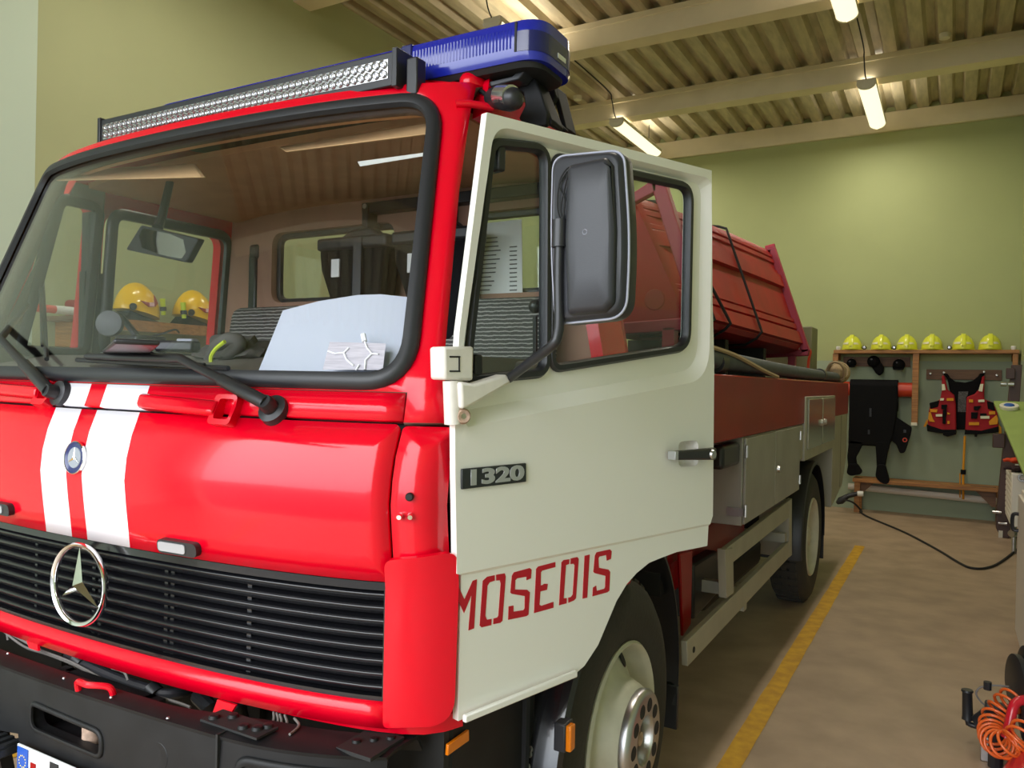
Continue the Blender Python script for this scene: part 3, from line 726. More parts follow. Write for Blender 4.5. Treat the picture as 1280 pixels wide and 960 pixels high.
cB = dpoly([(740, 499), (820, 483), (861.7, 472), (872, 462.5), (875.5, 446), (877, 410), (876.5, 300), (872, 240)])
LA = [(.03, 1.555)] + dpoly([(600, 545)]) + cA + dpoly([(872, 219), (630, 158)]) + [(.05, 2.15), (.0, 1.66)]
LB = [(.045, 1.60)] + dpoly([(610, 524)]) + cB + dpoly([(864, 224), (634, 164)]) + [(.062, 2.14), (.02, 1.68)]
# shrink LB safely inside LA by construction; the loops are skin creases, not outlines
LA = rnd([(-.002, 1.548), (.945, 1.668), (.945, 2.255), (.075, 2.205), (.0, 1.72)], [.02, .10, .05, .05, .05], 8)
LB = rnd([(.02, 1.584), (.918, 1.698), (.918, 2.240), (.085, 2.19), (.012, 1.72)], [.02, .085, .045, .04, .05], 8)
LA = ccw(LA); LB = ccw(LB); DOUT = ccw(DOUT); DW1 = ccw(DW1); DW2 = ccw(DW2)
cs = D(572, 717); zc = cs[1]
def dmap(s, z):
    n = 0
    if inpoly((s, z), LA):
        n = -.0005
        cx, cz = .48, 1.95
        if inpoly((s - (s - cx) * .006, z - (z - cz) * .006), LB): n = -.024
    if z < zc - .004: n -= .006                 # lower skin sits a step inside the crease
    return DP(s, z, n)
HR = ccw(rnd(dpoly([(848, 552), (873, 550), (873, 582), (848, 584)]), .022, 6))
door = link('driver_door', sheet(NB(), DOUT, [DW1, DW2, HR], dmap, .05, extra=(LA, LB, [(-.003, zc - .002), (.975, zc - .002), (.975, zc - .009), (-.003, zc - .009)])), M_WHITE, T, solid=.018, flip=True, smooth=22)
# folded lip along the bottom edge
b0, b1 = DP(.016, .925, .002), DP(.372, .935, .002)
bm = NB(); prism(bm, [b0, b1, b1 + V((0, 0, .016)), b0 + V((0, 0, .016))], DN * .012); link('bottom_lip', bm, M_WHITE, door, bevel=.003)
for W in (DW1, DW2):
    wp = [DP(a_, b_, -.022) for a_, b_ in dens(W, .035)]
    link('window_seal', sweep(NB(), wp, [(-.010, -.012), (-.011, .004), (-.006, .012), (.006, .012), (.012, .003), (.004, -.002), (.004, -.012)], lambda i: DN), M_RUBBER, door, smooth=50)
    link('door_glass', sheet(NB(), W, (), lambda s, z: DP(s, z, -.028), .3), M_SIDEGLASS, door, solid=.004, flip=True)
# quarter-light catch
for p, r in (((605, 460), .02), ((634, 195), .014)):
    s, z = D(*p); bm = NB(); box(bm, -.012, .012, -.03, .03, -.03, .03, 0, frameM(DP(s, z, -.045), DS, DN)); link('window_catch', bm, M_RUBBER, door, bevel=.006)
# handle in its recess
hs, hz = D(861, 567)
hrc = (sum(q[0] for q in HR) / len(HR), sum(q[1] for q in HR) / len(HR)); hl = lambda k, n: [DP((a - hrc[0]) * k + hrc[0], (b - hrc[1]) * k + hrc[1], n) for a, b in HR]
link('handle_recess', loft(NB(), [hl(1.06, -.001), hl(1.0, -.003), hl(.96, -.016), hl(.88, -.040), hl(.5, -.046)], first=False), M_WHITE, door, smooth=60)
h0, h1 = D(842, 569.5, .025), D(893, 567, .025)
bm = NB(); prism(bm, [DP(h0[0], h0[1] - .012, .012), DP(h1[0] - .04, h1[1] - .016, .012), DP(h1[0], h1[1] - .018, .012), DP(h1[0], h1[1] + .018, .012), DP(h1[0] - .045, h1[1] + .017, .012), DP(h0[0], h0[1] + .012, .012)], DN * .022)
hd = link('door_handle', bm, M_PLASTIC, door, bevel=.006)
bm = NB(); box(bm, h0[0] - .004, h0[0] + .012, -.012, .012, .008, .034, 0, frameM(DP(0, h0[1], 0), DS, DZ, DN)); link('handle_cap', bm, M_SILVER, hd, bevel=.002)
link('lock', lathe(NB(), [(0, .006), (.012, .006), (.014, 0)], DP(h1[0] - .025, h1[1], .034), DN, 20), M_STEEL, hd)
# number badge
bq = dpoly([(575, 586), (655.5, 578.5), (655.5, 602), (575, 611.5)])
bg = link('number_badge', prism(NB(), [DP(*q, .001) for q in bq], DN * .006), M_BADGE, door, bevel=.002)
cx = sum(q[0] for q in bq) / 4; cz = sum(q[1] for q in bq) / 4
tilt = ((V((bq[1][0], bq[1][1])) - V((bq[0][0], bq[0][1]))).normalized())
ex = DS * tilt.x + DZ * tilt.y
b = text_bm('1320', .044, frameM(DP(cx, cz, .0075), ex, DZ, DN), .0015, .0018, 1.95)
link('badge_number', b, M_SILVER, bg, smooth=0)
# stencilled town name, traced stroke by stroke
def z2(L): return [(540 + x / 6.4, 640 + y / 6.4) for x, y in L]
def z3(L): return [(720 + x / 6.4, 600 + y / 6.4) for x, y in L]
GL = [('M', [z2([(198, 567), (258, 700), (325, 550), (358, 538), (335, 930), (290, 947), (315, 660), (255, 808), (198, 690)])]),
 ('O', [z2([(405, 550), (440, 518), (500, 505), (500, 548), (460, 562), (442, 590), (425, 830), (438, 862), (475, 855), (472, 905), (395, 922), (380, 908)]), z2([(512, 502), (580, 490), (588, 515), (562, 870), (545, 886), (488, 897), (490, 852), (520, 845), (530, 830), (548, 570), (540, 546), (512, 548)])]),
 ('S', [z2([(638, 510), (655, 482), (780, 448), (795, 460), (790, 530), (755, 545), (755, 517), (680, 530), (665, 545), (662, 620), (760, 622), (782, 642), (770, 820), (755, 832), (608, 862), (612, 755), (650, 748), (650, 797), (730, 785), (740, 770), (742, 672), (640, 655), (625, 645)])]),
 ('E', [z2([(832, 455), (848, 436), (985, 400), (985, 440), (880, 468), (870, 482), (868, 588), (888, 582), (895, 574), (925, 575), (918, 622), (866, 635), (858, 742), (875, 750), (970, 718), (970, 765), (815, 808)])]),
 ('D', [z2([(1035, 402), (1052, 384), (1098, 378), (1095, 415), (1070, 425), (1052, 690), (1076, 688), (1075, 730), (1015, 746)]), z2([(1108, 372), (1160, 360), (1172, 375), (1150, 690), (1135, 706), (1090, 726), (1088, 686), (1110, 680), (1125, 660), (1140, 425), (1130, 412), (1106, 416)])]),
 ('I', [z2([(1220, 350), (1260, 340), (1240, 685), (1203, 693)])]),
 ('S', [z3([(150, 605), (163, 578), (270, 555), (284, 570), (278, 630), (245, 645), (240, 600), (185, 612), (178, 628), (182, 702), (258, 716), (272, 735), (265, 885), (250, 898), (130, 930), (135, 860), (160, 845), (165, 887), (225, 870), (232, 855), (235, 767), (150, 745), (138, 735)])])]
for nm, polys in GL:
    bm = NB()
    for P in polys: prism(bm, [DP(*D(*p, -.006), -.0062) for p in P], DN * .0012)
    link('painted_letter', bm, M_DOORRED, door, smooth=0)
# hinge, mirror bracket and rusty stop on the front edge
hp = [onpl(px, py, DP(0, 1.68, .012), DN) for px, py in ((555, 433), (593, 433), (592, 476), (556, 475))]
hg = link('door_hinge', prism(NB(), hp, -DN * .05), M_CREAM, T, bevel=.006)
for a, b in (((562, 446), (575, 446)), ((562, 464), (575, 464)), ((574, 446), (574, 464))):
    P, Q = (onpl(*p, DP(0, 1.68, .0125), DN) for p in (a, b)); bm = NB(); tube(bm, [P, Q], .0018, 6); link('hinge_joint', bm, M_DARK, hg)
P, Q = (onpl(*p, DP(0, 1.6, .0), DN) for p in ((564, 476), (566, 530))); link('hinge_pin', tube(NB(), [P, Q], .018, 12), M_CREAM, hg)
P = onpl(577, 520, DP(0, 1.57, .01), DN); link('stop_bolt', lathe(NB(), [(.006, .012), (.013, .014), (.017, .008), (.017, -.01)], P, DN + DS * -.3, 18), M_RUST, hg, smooth=50)
mir = link('side_mirror', prism(NB(), [onpl(px, py, DP(.02, 1.62, .03), DN) for px, py in ((576, 477), (594, 480), (634, 467.5), (640, 478), (594, 505), (578, 512))], -DN * .035), M_CREAM, T, bevel=.006)
MY = .21
def mp(px, py, dy=0): p = on(px, py, 'y', MY + dy); return p
arm0 = onpl(636, 473, DP(.02, 1.62, .02), DN)
ap = spline([arm0, arm0.lerp(mp(690, 432), .5), mp(690, 432), mp(697, 418), mp(699, 398), mp(698.5, 350), mp(699.5, 300), mp(701, 280)], 5)
link('mirror_arm', tube(NB(), ap, .0105, 12), M_PLASTIC, mir, smooth=60)
link('arm_sleeve', tube(NB(), [mp(699.5, 309), mp(700.5, 275)], .0165, 14), M_PLASTIC, mir, smooth=40)
ML = rnd([(q.x, q.z) for q in [mp(*p) for p in ((686, 192), (777, 183), (785, 300), (780, 397), (689, 406), (683, 300))]], [.03, .03, .15, .04, .03, .1], 8)
mcx = sum(q[0] for q in ML) / len(ML); mcz = sum(q[1] for q in ML) / len(ML)
def ins(k, kz=None): return [((q[0] - mcx) * k + mcx, (q[1] - mcz) * (kz or k) + mcz) for q in ML]
bm = loft(NB(), [[(q[0], MY + d, q[1]) for q in ins(k, kz)] for k, kz, d in ((.93, .97, .062), (1, 1, .055), (1, 1, .03), (.97, .985, .018), (.955, .977, .016))])
link('mirror_rim', bm, M_PLGREY, mir, smooth=40)
bl_ = [V((q[0], MY + .017, q[1])) for q in ins(.975, .988)]; link('rim_bead', tube(NB(), bl_, .0028, 8, closed=True), M_LGREY, mir, smooth=80)
bm = loft(NB(), [[(q[0], MY + d, q[1]) for q in ins(k, kz)] for k, kz, d in ((.955, .976, .03), (.95, .973, .012), (.90, .945, .004), (.86, .92, .001))])
shell = link('mirror_shell', bm, M_PLGREY, mir, smooth=40)
g = [mp(*p) for p in ((706, 207), (716, 200), (711, 280), (711, 390), (700, 392), (688, 380), (688, 215), (697, 208))]
rb = [mp(*p) for p in ((713, 206), (760, 196), (768, 206), (772, 290), (770, 380), (758, 392), (712, 396), (709, 300))]
bm = loft(NB(), [[(q.x * k + (1 - k) * mp(742, 295).x, MY + d, q.z * k + (1 - k) * mp(742, 295).z) for q in rb] for k, d in ((1, .004), (.97, -.012), (.9, -.018), (.5, -.021))])
link('shell_hump', bm, M_PLGREY, mir, smooth=50, bevel=.006)
for pts in (((704, 282), (697, 260), (700, 225), (712, 209), (706, 235), (701, 262), (705, 278)), ((703, 280), (706, 250), (699, 232), (709, 214))):
    link('mirror_wire', tube(NB(), spline([mp(*p, -.004) for p in pts], 6), .0016, 6), M_CORD, mir)
link('mirror_plate', prism(NB(), [(q[0], MY + .06, q[1]) for q in ins(.9, .95)], (0, .006, 0)), M_MIRROR, mir)
# mould marks of the shell: a small ring between two rows
c = mp(731, 290, -.0215); link('mould_mark', lathe(NB(), [(.004, 0), (.0048, .0008), (.0056, 0)], c, (0, -1, 0), 18), M_LGREY, mir)

# ------------------------------------------------------------------ roof equipment
def yp(px, py, y): return on(px, py, 'y', y)
LY = .40
l0, l1 = yp(123, 147, LY), yp(500, 82, LY); zb_, zt_ = yp(490, 105, LY).z, yp(490, 62, LY).z
zb_, zt_ = 2.405, 2.497; xa, xb = l0.x, yp(497, 80, LY).x
bm = NB(); prism(bm, [(xa + .014, LY, zb_), (xa + .014, LY, zt_ - .004), (xa + .014, LY + .02, zt_), (xa + .014, LY + .075, zt_ - .012), (xa + .014, LY + .075, zb_ + .012)], (xb - xa - .028, 0, 0))
lb = link('led_bar', bm, M_PLASTIC, T, bevel=.003)
for x in (xa, xb - .016): link('end_plate', box(NB(), x, x + .016, LY - .004, LY + .08, zb_ - .004, zt_ + .004), M_PLASTIC, lb, bevel=.002)
for k in range(5):
    bx('cooling_fin', M_PLASTIC, lb, xa + .02, xb - .02, LY + .02 + k * .011, LY + .026 + k * .011, zt_ - .004, zt_ + .004 - k * .001)
link('led_window', box(NB(), xa + .03, xb - .03, LY - .002, LY + .004, zb_ + .02, zt_ - .022), M_LED, lb)
bm = NB(); n = 48
for i in range(n):
    for j in (0, 1):
        cxx = xa + .045 + (xb - xa - .09) * i / (n - 1); czz = zb_ + .0335 + j * .0245
        lathe(bm, [(.0105, -.004), (.0095, .004), (.004, .009), (0, .011)], (cxx, LY - .004, czz), (0, 1, 0), 10)
        lathe(bm, [(.0, .0), (.0035, .001), (.004, .009)], (cxx, LY - .004, czz), (0, 1, 0), 8)
rf = link('led_reflector', bm, M_LED, lb, smooth=60); rf['kind'] = 'stuff'
for x in (xa + .15, xb + .012):
    bm = NB(); box(bm, x, x + .035, LY + .02, LY + .06, 2.38, zt_ - .02); br = link('bar_bracket', bm, M_PLASTIC, lb, bevel=.004)
# red roof corner boss and rain-gutter tab
c_ = front(PE[-1][0] - .03, 2.44, -.005); bm = NB(); bmesh.ops.create_uvsphere(bm, u_segments=20, v_segments=12, radius=1)
for v in bm.verts: v.co = V((c_.x + v.co.x * .035, c_.y + .02 + v.co.y * .045, c_.z - .005 + v.co.z * .04))
link('roof_corner', bm, M_RED, T, smooth=80)
a_, b_ = front(*onf(570, 131), .004), front(*onf(586, 131), .004); link('gutter_tab', tube(NB(), [a_, b_, b_ + V((.04, .05, .0))], .010, 8), M_RED, T, smooth=50)
# blue light bar
BY0, BY1 = .50, .72
bxr = yp(690, 45, BY0).x
zt2, zb2 = yp(640, 24, BY0 + .02).z, yp(640, 92, BY0 + .02).z
zt2, zb2 = 2.552, 2.452
XE = 1.05
pl = rnd([(-.42, BY0), (XE, BY0), (XE, BY1), (-.42, BY1)], .07, 8)
def lay(k, z): return [(q[0], q[1] if k == 1 else (q[1] - .61) * k + .61, z) for q in pl]
bm = loft(NB(), [lay(.93, zb2), lay(1, zb2 + .022), lay(1, zb2 + .07), lay(.98, zt2 - .008), lay(.93, zt2)])
lights = link('blue_light_bar', bm, M_BLUE, T, smooth=50)
bm = loft(NB(), [[(q[0] * .985, q[1], q[2]) for q in lay(.80, zb2 - .012)], [(q[0] * .985, q[1], q[2]) for q in lay(.90, zb2)]]); link('bar_base', bm, M_DARK, lights)
for x in (.645,): link('lens_joint', box(NB(), x - .018, x + .018, BY0 - .002, BY1 + .002, zb2 + .004, zt2 + .002), M_BLUEP, lights, bevel=.004)
link('lens_end', loft(NB(), [[(max(q[0], .985) + .0015 if q[0] > .985 else .985, q[1] if q[0] < .985 else (q[1] - .61) * 1.006 + .61, zz) for q in pl] for zz in (zb2 + .02, zb2 + .071)]), M_BLUEP, lights)
bx('lens_seam', M_DARK, lights, .98, .986, BY0 - .0015, BY1 + .0015, zb2 + .02, zt2 - .006)
bx('end_label', M_PAPER, lights, XE - .001, XE + .003, .60, .645, 2.482, 2.494)
# long flutes of the front lens
for k in range(34):
    x = .668 + k * .0100
    if x < .975: bm = NB(); tube(bm, [(x, BY0 + .001, zb2 + .03), (x, BY0 + .001, zt2 - .02)], .003, 5); link('lens_flute', bm, M_BLUE, lights)
# bar foot, work lamp and ladder gallows at the right roof edge
q0, q1 = yp(602, 105, .52), yp(700, 85, .60)
bm = NB(); prism(bm, [yp(*p, .55) for p in ((593, 106), (640, 95), (650, 86), (662, 82), (668, 82), (655, 90), (648, 99), (600, 112))], (0, .05, 0)); foot = link('bar_foot', bm, M_PLGREY, T, bevel=.003)
A, B = yp(612, 122, .52), yp(648, 124, .47)
wl_ = link('work_lamp', tube(NB(), [A, A.lerp(B, .15), A.lerp(B, .7), A.lerp(B, .9), B], [.018, .026, .031, .026, .012], 16), M_PLASTIC, T, smooth=50)
a_, b_ = A.lerp(B, .42), A.lerp(B, .8); link('lamp_face', tube(NB(), [a_ + V((0, -.006, .004)), b_ + V((0, -.006, .004))], .028, 14), M_LED, wl_)
link('lamp_stem', tube(NB(), spline([A, yp(600, 113, .53), yp(592, 108, .55)], 5), .006, 8), M_PLASTIC, wl_)
M_BLKM = pm('black_bracket_paint', (.012, .012, .013), .6, spec=.2, var=.3, vscale=30)
def gallow(y, P1, P2):
    bm = NB(); prism(bm, [yp(*p, y) for p in P1], (0, .022, 0)); g_ = link('ladder_bracket', bm, M_BLKM, T, bevel=.004)
    bm = NB(); prism(bm, [yp(*p, y + .02) for p in P2], (0, .07, 0)); link('bracket_flange', bm, M_BLKM, g_, bevel=.003)
    return g_
gg = gallow(.60, [(622, 101), (660, 91), (668, 97), (676, 115), (684, 140), (682, 156), (660, 160), (648, 148), (656, 132), (654, 116), (642, 108), (623, 108)], [(660, 91), (668, 95), (690, 150), (688, 156), (680, 153), (661, 108)])
for px, py in ((639, 98), (652, 96)): link('bracket_bolt', lathe(NB(), [(0, .01), (.008, .01), (.01, 0)], yp(px, py, .62), (0, -1, 0), 10), M_STEEL, gg)
gallow(.80, [(674, 110), (692, 107), (695, 120), (690, 130), (690, 145), (708, 162), (700, 166), (684, 150), (682, 132), (675, 118)], [(690, 107), (695, 108), (708, 160), (703, 163), (692, 122)])

# ------------------------------------------------------------------ bumper
BPY = -.10
def bump_front(x): e = max(0, abs(x) - .62); return BPY + .02 * (abs(x) / .62) ** 2 * (abs(x) < .62) + (.02 if abs(x) >= .62 else 0) + .9 * e * e + .08 * e
bo = [(-.97, .56), (-.16, .56), (-.16, .73), (-.06, .745), (-.05, .56), (.97, .56), (.97, .88), (.66, .9), (-.66, .9), (-.97, .88)]
TOW = rnd([(.0, .775), (.275, .77), (.275, .828), (.0, .838)], [.03, .02, .03, .02])
bp = link('bumper', sheet(NB(), bo, [TOW], lambda x, z: V((x, bump_front(x) + .02 * ((z - .8) / .2) ** 2, z)), .06), M_BUMPER, T, solid=.03, flip=True)
bm = NB(); xs = [-.97 + 1.94 * i / 40 for i in range(41)]
prev = None
for x in xs:
    z = .9 - (.02 * max(0, abs(x) - .66) / .4); yb = bump_front(x)
    w = .055 + .05 * min(1, max(0, (abs(x) - .45) / .25))
    row = [bm.verts.new(V((x, yb, z))), bm.verts.new(V((x, yb + .03, z + .006))), bm.verts.new(V((x, yb + w, z + .004))), bm.verts.new(V((x, yb + w + .02, z - .03)))]
    if prev:
        for i in range(3): bm.faces.new((prev[i], row[i], row[i + 1], prev[i + 1]))
    prev = row
link('bumper_top', bm, M_BUMPER, bp, flip=True, solid=.008)
seal('tow_rim', dens(TOW, .03), lambda x, z: V((x, bump_front(x), z)), lambda x, z: V((0, -1, 0)), .012, .006, M_BUMPER, bp)
bm = NB(); box(bm, -.06, .34, BPY + .10, BPY + .12, .70, .88); box(bm, -.06, .34, BPY + .02, BPY + .12, .74, .76); box(bm, -.03, -.01, BPY + .02, BPY + .12, .70, .88); box(bm, .29, .31, BPY + .02, BPY + .12, .70, .88); link('tow_pocket', bm, M_BUMPER, bp)
link('tow_pin', tube(NB(), [(.165, BPY + .05, .75), (.165, BPY + .05, .86)], .022, 14), M_RUST, bp)
p = on(199, 945, 'y', -.085); link('bumper_plug', lathe(NB(), [(0, .003), (.03, .003), (.034, 0)], p, (0, -1, 0), 24), M_BUMPER, bp)
# split line, corner light pocket, bolt plates and rivets
x = on(269, 940, 'y', -.085).x
bx('bumper_joint', M_DARK, bp, x - .003, x + .003, bump_front(x) - .004, bump_front(x) + .02, .57, .905)
pk = rnd([(x + .05, .62), (.93, .62), (.93, .85), (x + .05, .862)], .03)
seal('light_pocket', dens(pk, .04), lambda a, z: V((a, bump_front(a) + .002, z)), lambda a, z: V((0, -1, 0)), .02, .008, M_BUMPER, bp)
link('pocket_lamp', sheet(NB(), rnd([(x + .12, .70), (.9, .70), (.9, .835), (x + .12, .84)], .03), (), lambda a, z: V((a, bump_front(a) - .004, z)), .06), M_LENS, bp, solid=.006, flip=True)
bx('splice_plate', M_DARK, bp, x - .08, x + .09, bump_front(x) + .02, bump_front(x) + .08, .905, .910)
for i, (a, b) in enumerate(((-.06, .04), (-.03, .065), (.03, .04), (.06, .05), (.07, .07))):
    link('splice_bolt', lathe(NB(), [(0, .008), (.01, .006), (.013, 0)], (x + a, bump_front(x) + b, .910), (0, 0, 1), 12), M_BUMPER, bp)
bx('splice_plate', M_DARK, bp, .87, .96, .02, .13, .888, .896)
for a in (.89, .915, .94): link('splice_bolt', lathe(NB(), [(0, .006), (.008, .005), (.01, 0)], (a, .06 + (a - .89), .896), (0, 0, 1), 12), M_BUMPER, bp)
for px, py in ((10, 817), (80, 848), (139, 872), (210, 898)):
    p = on(px, py, 'z', .905); link('rivet', lathe(NB(), [(0, .004), (.003, .003), (.004, 0)], p, (0, 0, 1), 10), M_STEEL, bp)
h0, h1 = on(94, 857, 'z', .915), on(138, 864, 'z', .915)
bm = NB(); tube(bm, spline([h0 + V((0, .01, -.02)), h0 + V((.004, .004, .008)), h0.lerp(h1, .5) + V((0, -.012, .012)), h1 + V((-.005, 0, .008)), h1 + V((0, .01, -.022))], 6), .0075, 10); link('bumper_grab', bm, M_RED, bp)
# ribbed tread left of the number plate
tr = bx('bumper_step', M_RUBBER, T, -.62, -.055, -.22, -.085, .70, .722, bevel=.003)
for k in range(18):
    x = -.60 + k * .031; link('tread_rib', box(NB(), x, x + .014, -.215, -.09, .722, .729), M_RUBBER, tr)
bx('step_edge', M_YLINE, tr, -.62, -.12, -.232, -.221, .695, .727)
# number plate
pl0 = on(24.5, 928, 'y', -.112); px0, pz = pl0.x, pl0.z
np_ = bx('number_plate', M_PLATE, T, px0, px0 + .52, -.118, -.112, pz - .112, pz, bevel=.002)
bx('plate_band', M_EUBLUE, np_, px0 + .006, px0 + .05, -.1205, -.117, pz - .107, pz - .004)
for k in range(12):
    a = k * PI / 6; link('band_star', lathe(NB(), [(0, .0008), (.0022, 0)], (px0 + .028 + .014 * math.cos(a), -.1206, pz - .036 + .014 * math.sin(a)), (0, -1, 0), 5), pm('star_yellow', srgb(236, 214, 90), .5) if k == 0 else MATS['star_yellow'], np_)
link('band_letters', text_bm('LT', .03, frameM((px0 + .028, -.1208, pz - .085), (1, 0, 0), (0, 0, 1), (0, -1, 0)), .0004, .0006), M_PLATE, np_, smooth=0)
bx('plate_crest', M_RED2, np_, px0 + .06, px0 + .082, -.1195, -.117, pz - .06, pz - .03)
link('plate_letters', text_bm('FA', .11, frameM((px0 + .185, -.1195, pz - .051), (1, 0, 0), (0, 0, 1), (0, -1, 0)), .0006, .0012, .8), M_DARK, np_, smooth=0)
# pipes, wires and brackets in the gap above the bumper
def gp(px, py, y): return on(px, py, 'y', y)
link('gap_backing', box(NB(), -1.0, 1.0, .22, .24, .55, 1.0), M_DARK, T)
pp = spline([gp(85, 820, .06), gp(105, 830, .05), gp(150, 850, .05), gp(185, 862, .05), gp(205, 868, .06), gp(225, 866, .09), gp(250, 860, .16)], 6)
pipe = link('air_pipe', tube(NB(), pp, .014, 10), M_PLGREY, T)
for px, py in ((100, 826), (192, 864)):
    a = gp(px, py, .05); link('pipe_clip', tube(NB(), [a + V((-.012, 0, .006)), a + V((.014, 0, -.006))], .02, 12), M_RUBBER, pipe)
for pts in (((0, 785), (30, 808), (60, 818), (95, 832), (120, 846), (160, 862), (215, 876), (238, 884)), ((10, 790), (50, 812), (90, 828), (130, 850)), ((140, 835), (155, 840), (160, 850)), ((0, 778), (8, 790), (10, 800))):
    link('loose_wire', tube(NB(), spline([gp(*p, .03) for p in pts], 5), .0035, 6), M_WIREG, T)
for i, (a, b) in enumerate((((342, 890), (322, 918)), ((346, 891), (330, 919)), ((350, 893), (335, 920)), ((356, 894), (343, 921)), ((368, 898), (362, 918)))):
    A, B = gp(*a, .06), gp(*b, .0); link('loose_wire', tube(NB(), spline([A, A.lerp(B, .5) + V((.01, .01, 0)), B], 5), .003, 6), M_WIREG, T)
for px, py, px2, py2 in ((36, 790, 42, 812), (283, 878, 270, 905)):
    A, B = gp(px, py, .03), gp(px2, py2, -.0); bm = NB(); prism(bm, [A + V((-.03, 0, 0)), A + V((.03, 0, 0)), B + V((.022, 0, 0)), B + V((-.022, 0, 0))], (0, .006, 0)); link('bumper_bracket', bm, M_RED, T)
for px, py in ((262, 880), (298, 883)): link('gap_hose', tube(NB(), [gp(px - 14, py - 10, .12), gp(px, py + 4, .1), gp(px + 5, py + 24, .12)], .02, 10), M_RUBBER, T)
# ------------------------------------------------------------------ wheels
def wheel(name, y, xo, front_):
    z = .5; w = T_ = link(name, lathe(NB(), [(.285, -.25), (.40, -.265), (.455, -.25), (.485, -.225), (.497, -.2), (.5, -.17), (.488, -.165), (.488, -.155), (.5, -.15), (.5, -.115), (.488, -.11), (.488, -.10), (.5, -.095), (.498, -.06), (.485, -.035), (.45, -.012), (.40, 0), (.33, -.006), (.29, -.02), (.285, -.03)], (xo, y, z), (1, 0, 0), 72), M_TYRE, T, smooth=40)
    bm = NB()
    for k in range(44):                          # shoulder lugs
        a = 2 * PI * k / 44
        M = Matrix.Translation((xo - .135, y, z)) @ Matrix.Rotation(a, 4, 'X')
        box(bm, -.085, .085, -.024, .024, .47, .503, 0, M)
    o = link('tread_lugs', bm, M_TYRE, w); o['kind'] = 'stuff'
    if front_:
        pr = [(.292, -.03), (.298, -.012), (.29, -.004), (.282, -.01), (.275, -.03), (.268, -.075), (.262, -.086), (.25, -.079), (.215, -.056), (.188, -.038), (.178, -.012), (.168, .012), (.158, .03), (.15, .035)]
    else:
        pr = [(.292, -.03), (.298, -.012), (.29, -.004), (.282, -.01), (.275, -.04), (.255, -.10), (.215, -.15), (.15, -.155), (.10, -.15)]
    rim = link('rim', lathe(NB(), pr, (xo, y, z), (1, 0, 0), 64), M_RIM, w, smooth=45)
    nh = 8
    for k in range(nh):
        a = 2 * PI * (k + .3) / nh; r = .236 if front_ else .215; dz = -.068 if front_ else -.148
        link('hand_hole', lathe(NB(), [(0, .004), (.026, .004), (.030, 0)] if front_ else [(0, .004), (.022, .004), (.026, 0)], (xo + dz, y + r * math.cos(a), z + r * math.sin(a)), (.85, math.cos(a) * .5, math.sin(a) * .5) if front_ else (1, -math.cos(a) * .4, -math.sin(a) * .4), 16), M_DARK, rim)
    if front_:
        hub = link('hub_cover', lathe(NB(), [(.155, .028), (.157, .05), (.15, .062), (.14, .066), (.078, .066), (.073, .055), (.068, .01), (.0, .008)], (xo, y, z), (1, 0, 0), 56), M_STEEL, w, smooth=40)
        for k in range(10):
            a = 2 * PI * k / 10
            link('nut_hole', lathe(NB(), [(0, .002), (.020, .002), (.023, .0)], (xo + .066, y + .108 * math.cos(a), z + .108 * math.sin(a)), (1, 0, 0), 16), M_DARK, hub)
        link('hub_core', lathe(NB(), [(.045, .0), (.045, .03), (.036, .036), (.024, .036), (.022, .05), (0, .05)], (xo, y, z), (1, 0, 0), 24), M_RUST, hub, smooth=30)
    else:
        hub = link('hub', lathe(NB(), [(.11, -.15), (.10, -.10), (.075, -.09), (.07, -.04), (.05, -.03), (0, -.03)], (xo, y, z), (1, 0, 0), 32), M_RIM, w, smooth=40)
        for k in range(10):
            a = 2 * PI * k / 10
            link('wheel_nut', lathe(NB(), [(.016, -.002), (.016, .02), (.01, .026), (0, .026)], (xo - .155, y + .135 * math.cos(a), z + .135 * math.sin(a)), (1, 0, 0), 6), M_RUST, hub)
    return w
FWY, RWY = 1.22, 5.2
wheel('front_wheel', FWY, 1.045, True); wheel('rear_wheel', RWY, 1.045, False)
for nm, y in (('front_wheel', FWY), ('rear_wheel', RWY)):      # offside pair
    link(nm, lathe(NB(), [(.0, .03), (.28, .03), (.285, .25), (.40, .265), (.485, .225), (.5, .17), (.5, .09), (.485, .035), (.40, 0), (.29, .02), (0, .03)], (-1.03, y, .5), (1, 0, 0), 48), M_TYRE, T, smooth=40)
# ------------------------------------------------------------------ fenders
def arc(name, yc, r, a0, a1, x0, x1, mat, th=.012, n=24):
    bm = NB(); prev = None
    for i in range(n + 1):
        a = R(a0 + (a1 - a0) * i / n); c, s = math.cos(a), math.sin(a)
        row = [bm.verts.new((x, yc + rr * c, .5 + rr * s)) for x, rr in ((x0, r), (x1 - .03, r), (x1 - .006, r - .008), (x1, r - .03), (x1 - th, r - .03), (x1 - .035, r - th), (x0, r - th))]
        if prev:
            for j in range(7): bm.faces.new((prev[j], row[j], row[(j + 1) % 7], prev[(j + 1) % 7]))
        else: first = row
        prev = row
    bm.faces.new(first); bm.faces.new(prev)
    return link(name, bm, mat, T, smooth=50)
M_GLOSSB = pm('glossy_black', (.012, .012, .014), .16, coat=.4, bump=.04, bscale=9)
ff = arc('front_fender', FWY, .62, 112, 190, .6, 1.085, M_GLOSSB)
fr = arc('rear_half_fender', FWY + .06, .68, -14, 84, .6, 1.0, M_RUBBER)
bm = NB(); box(bm, .62, 1.0, FWY + .70, FWY + .725, .24, .42); link('mud_flap', bm, M_RUBBER, fr, bevel=.004)
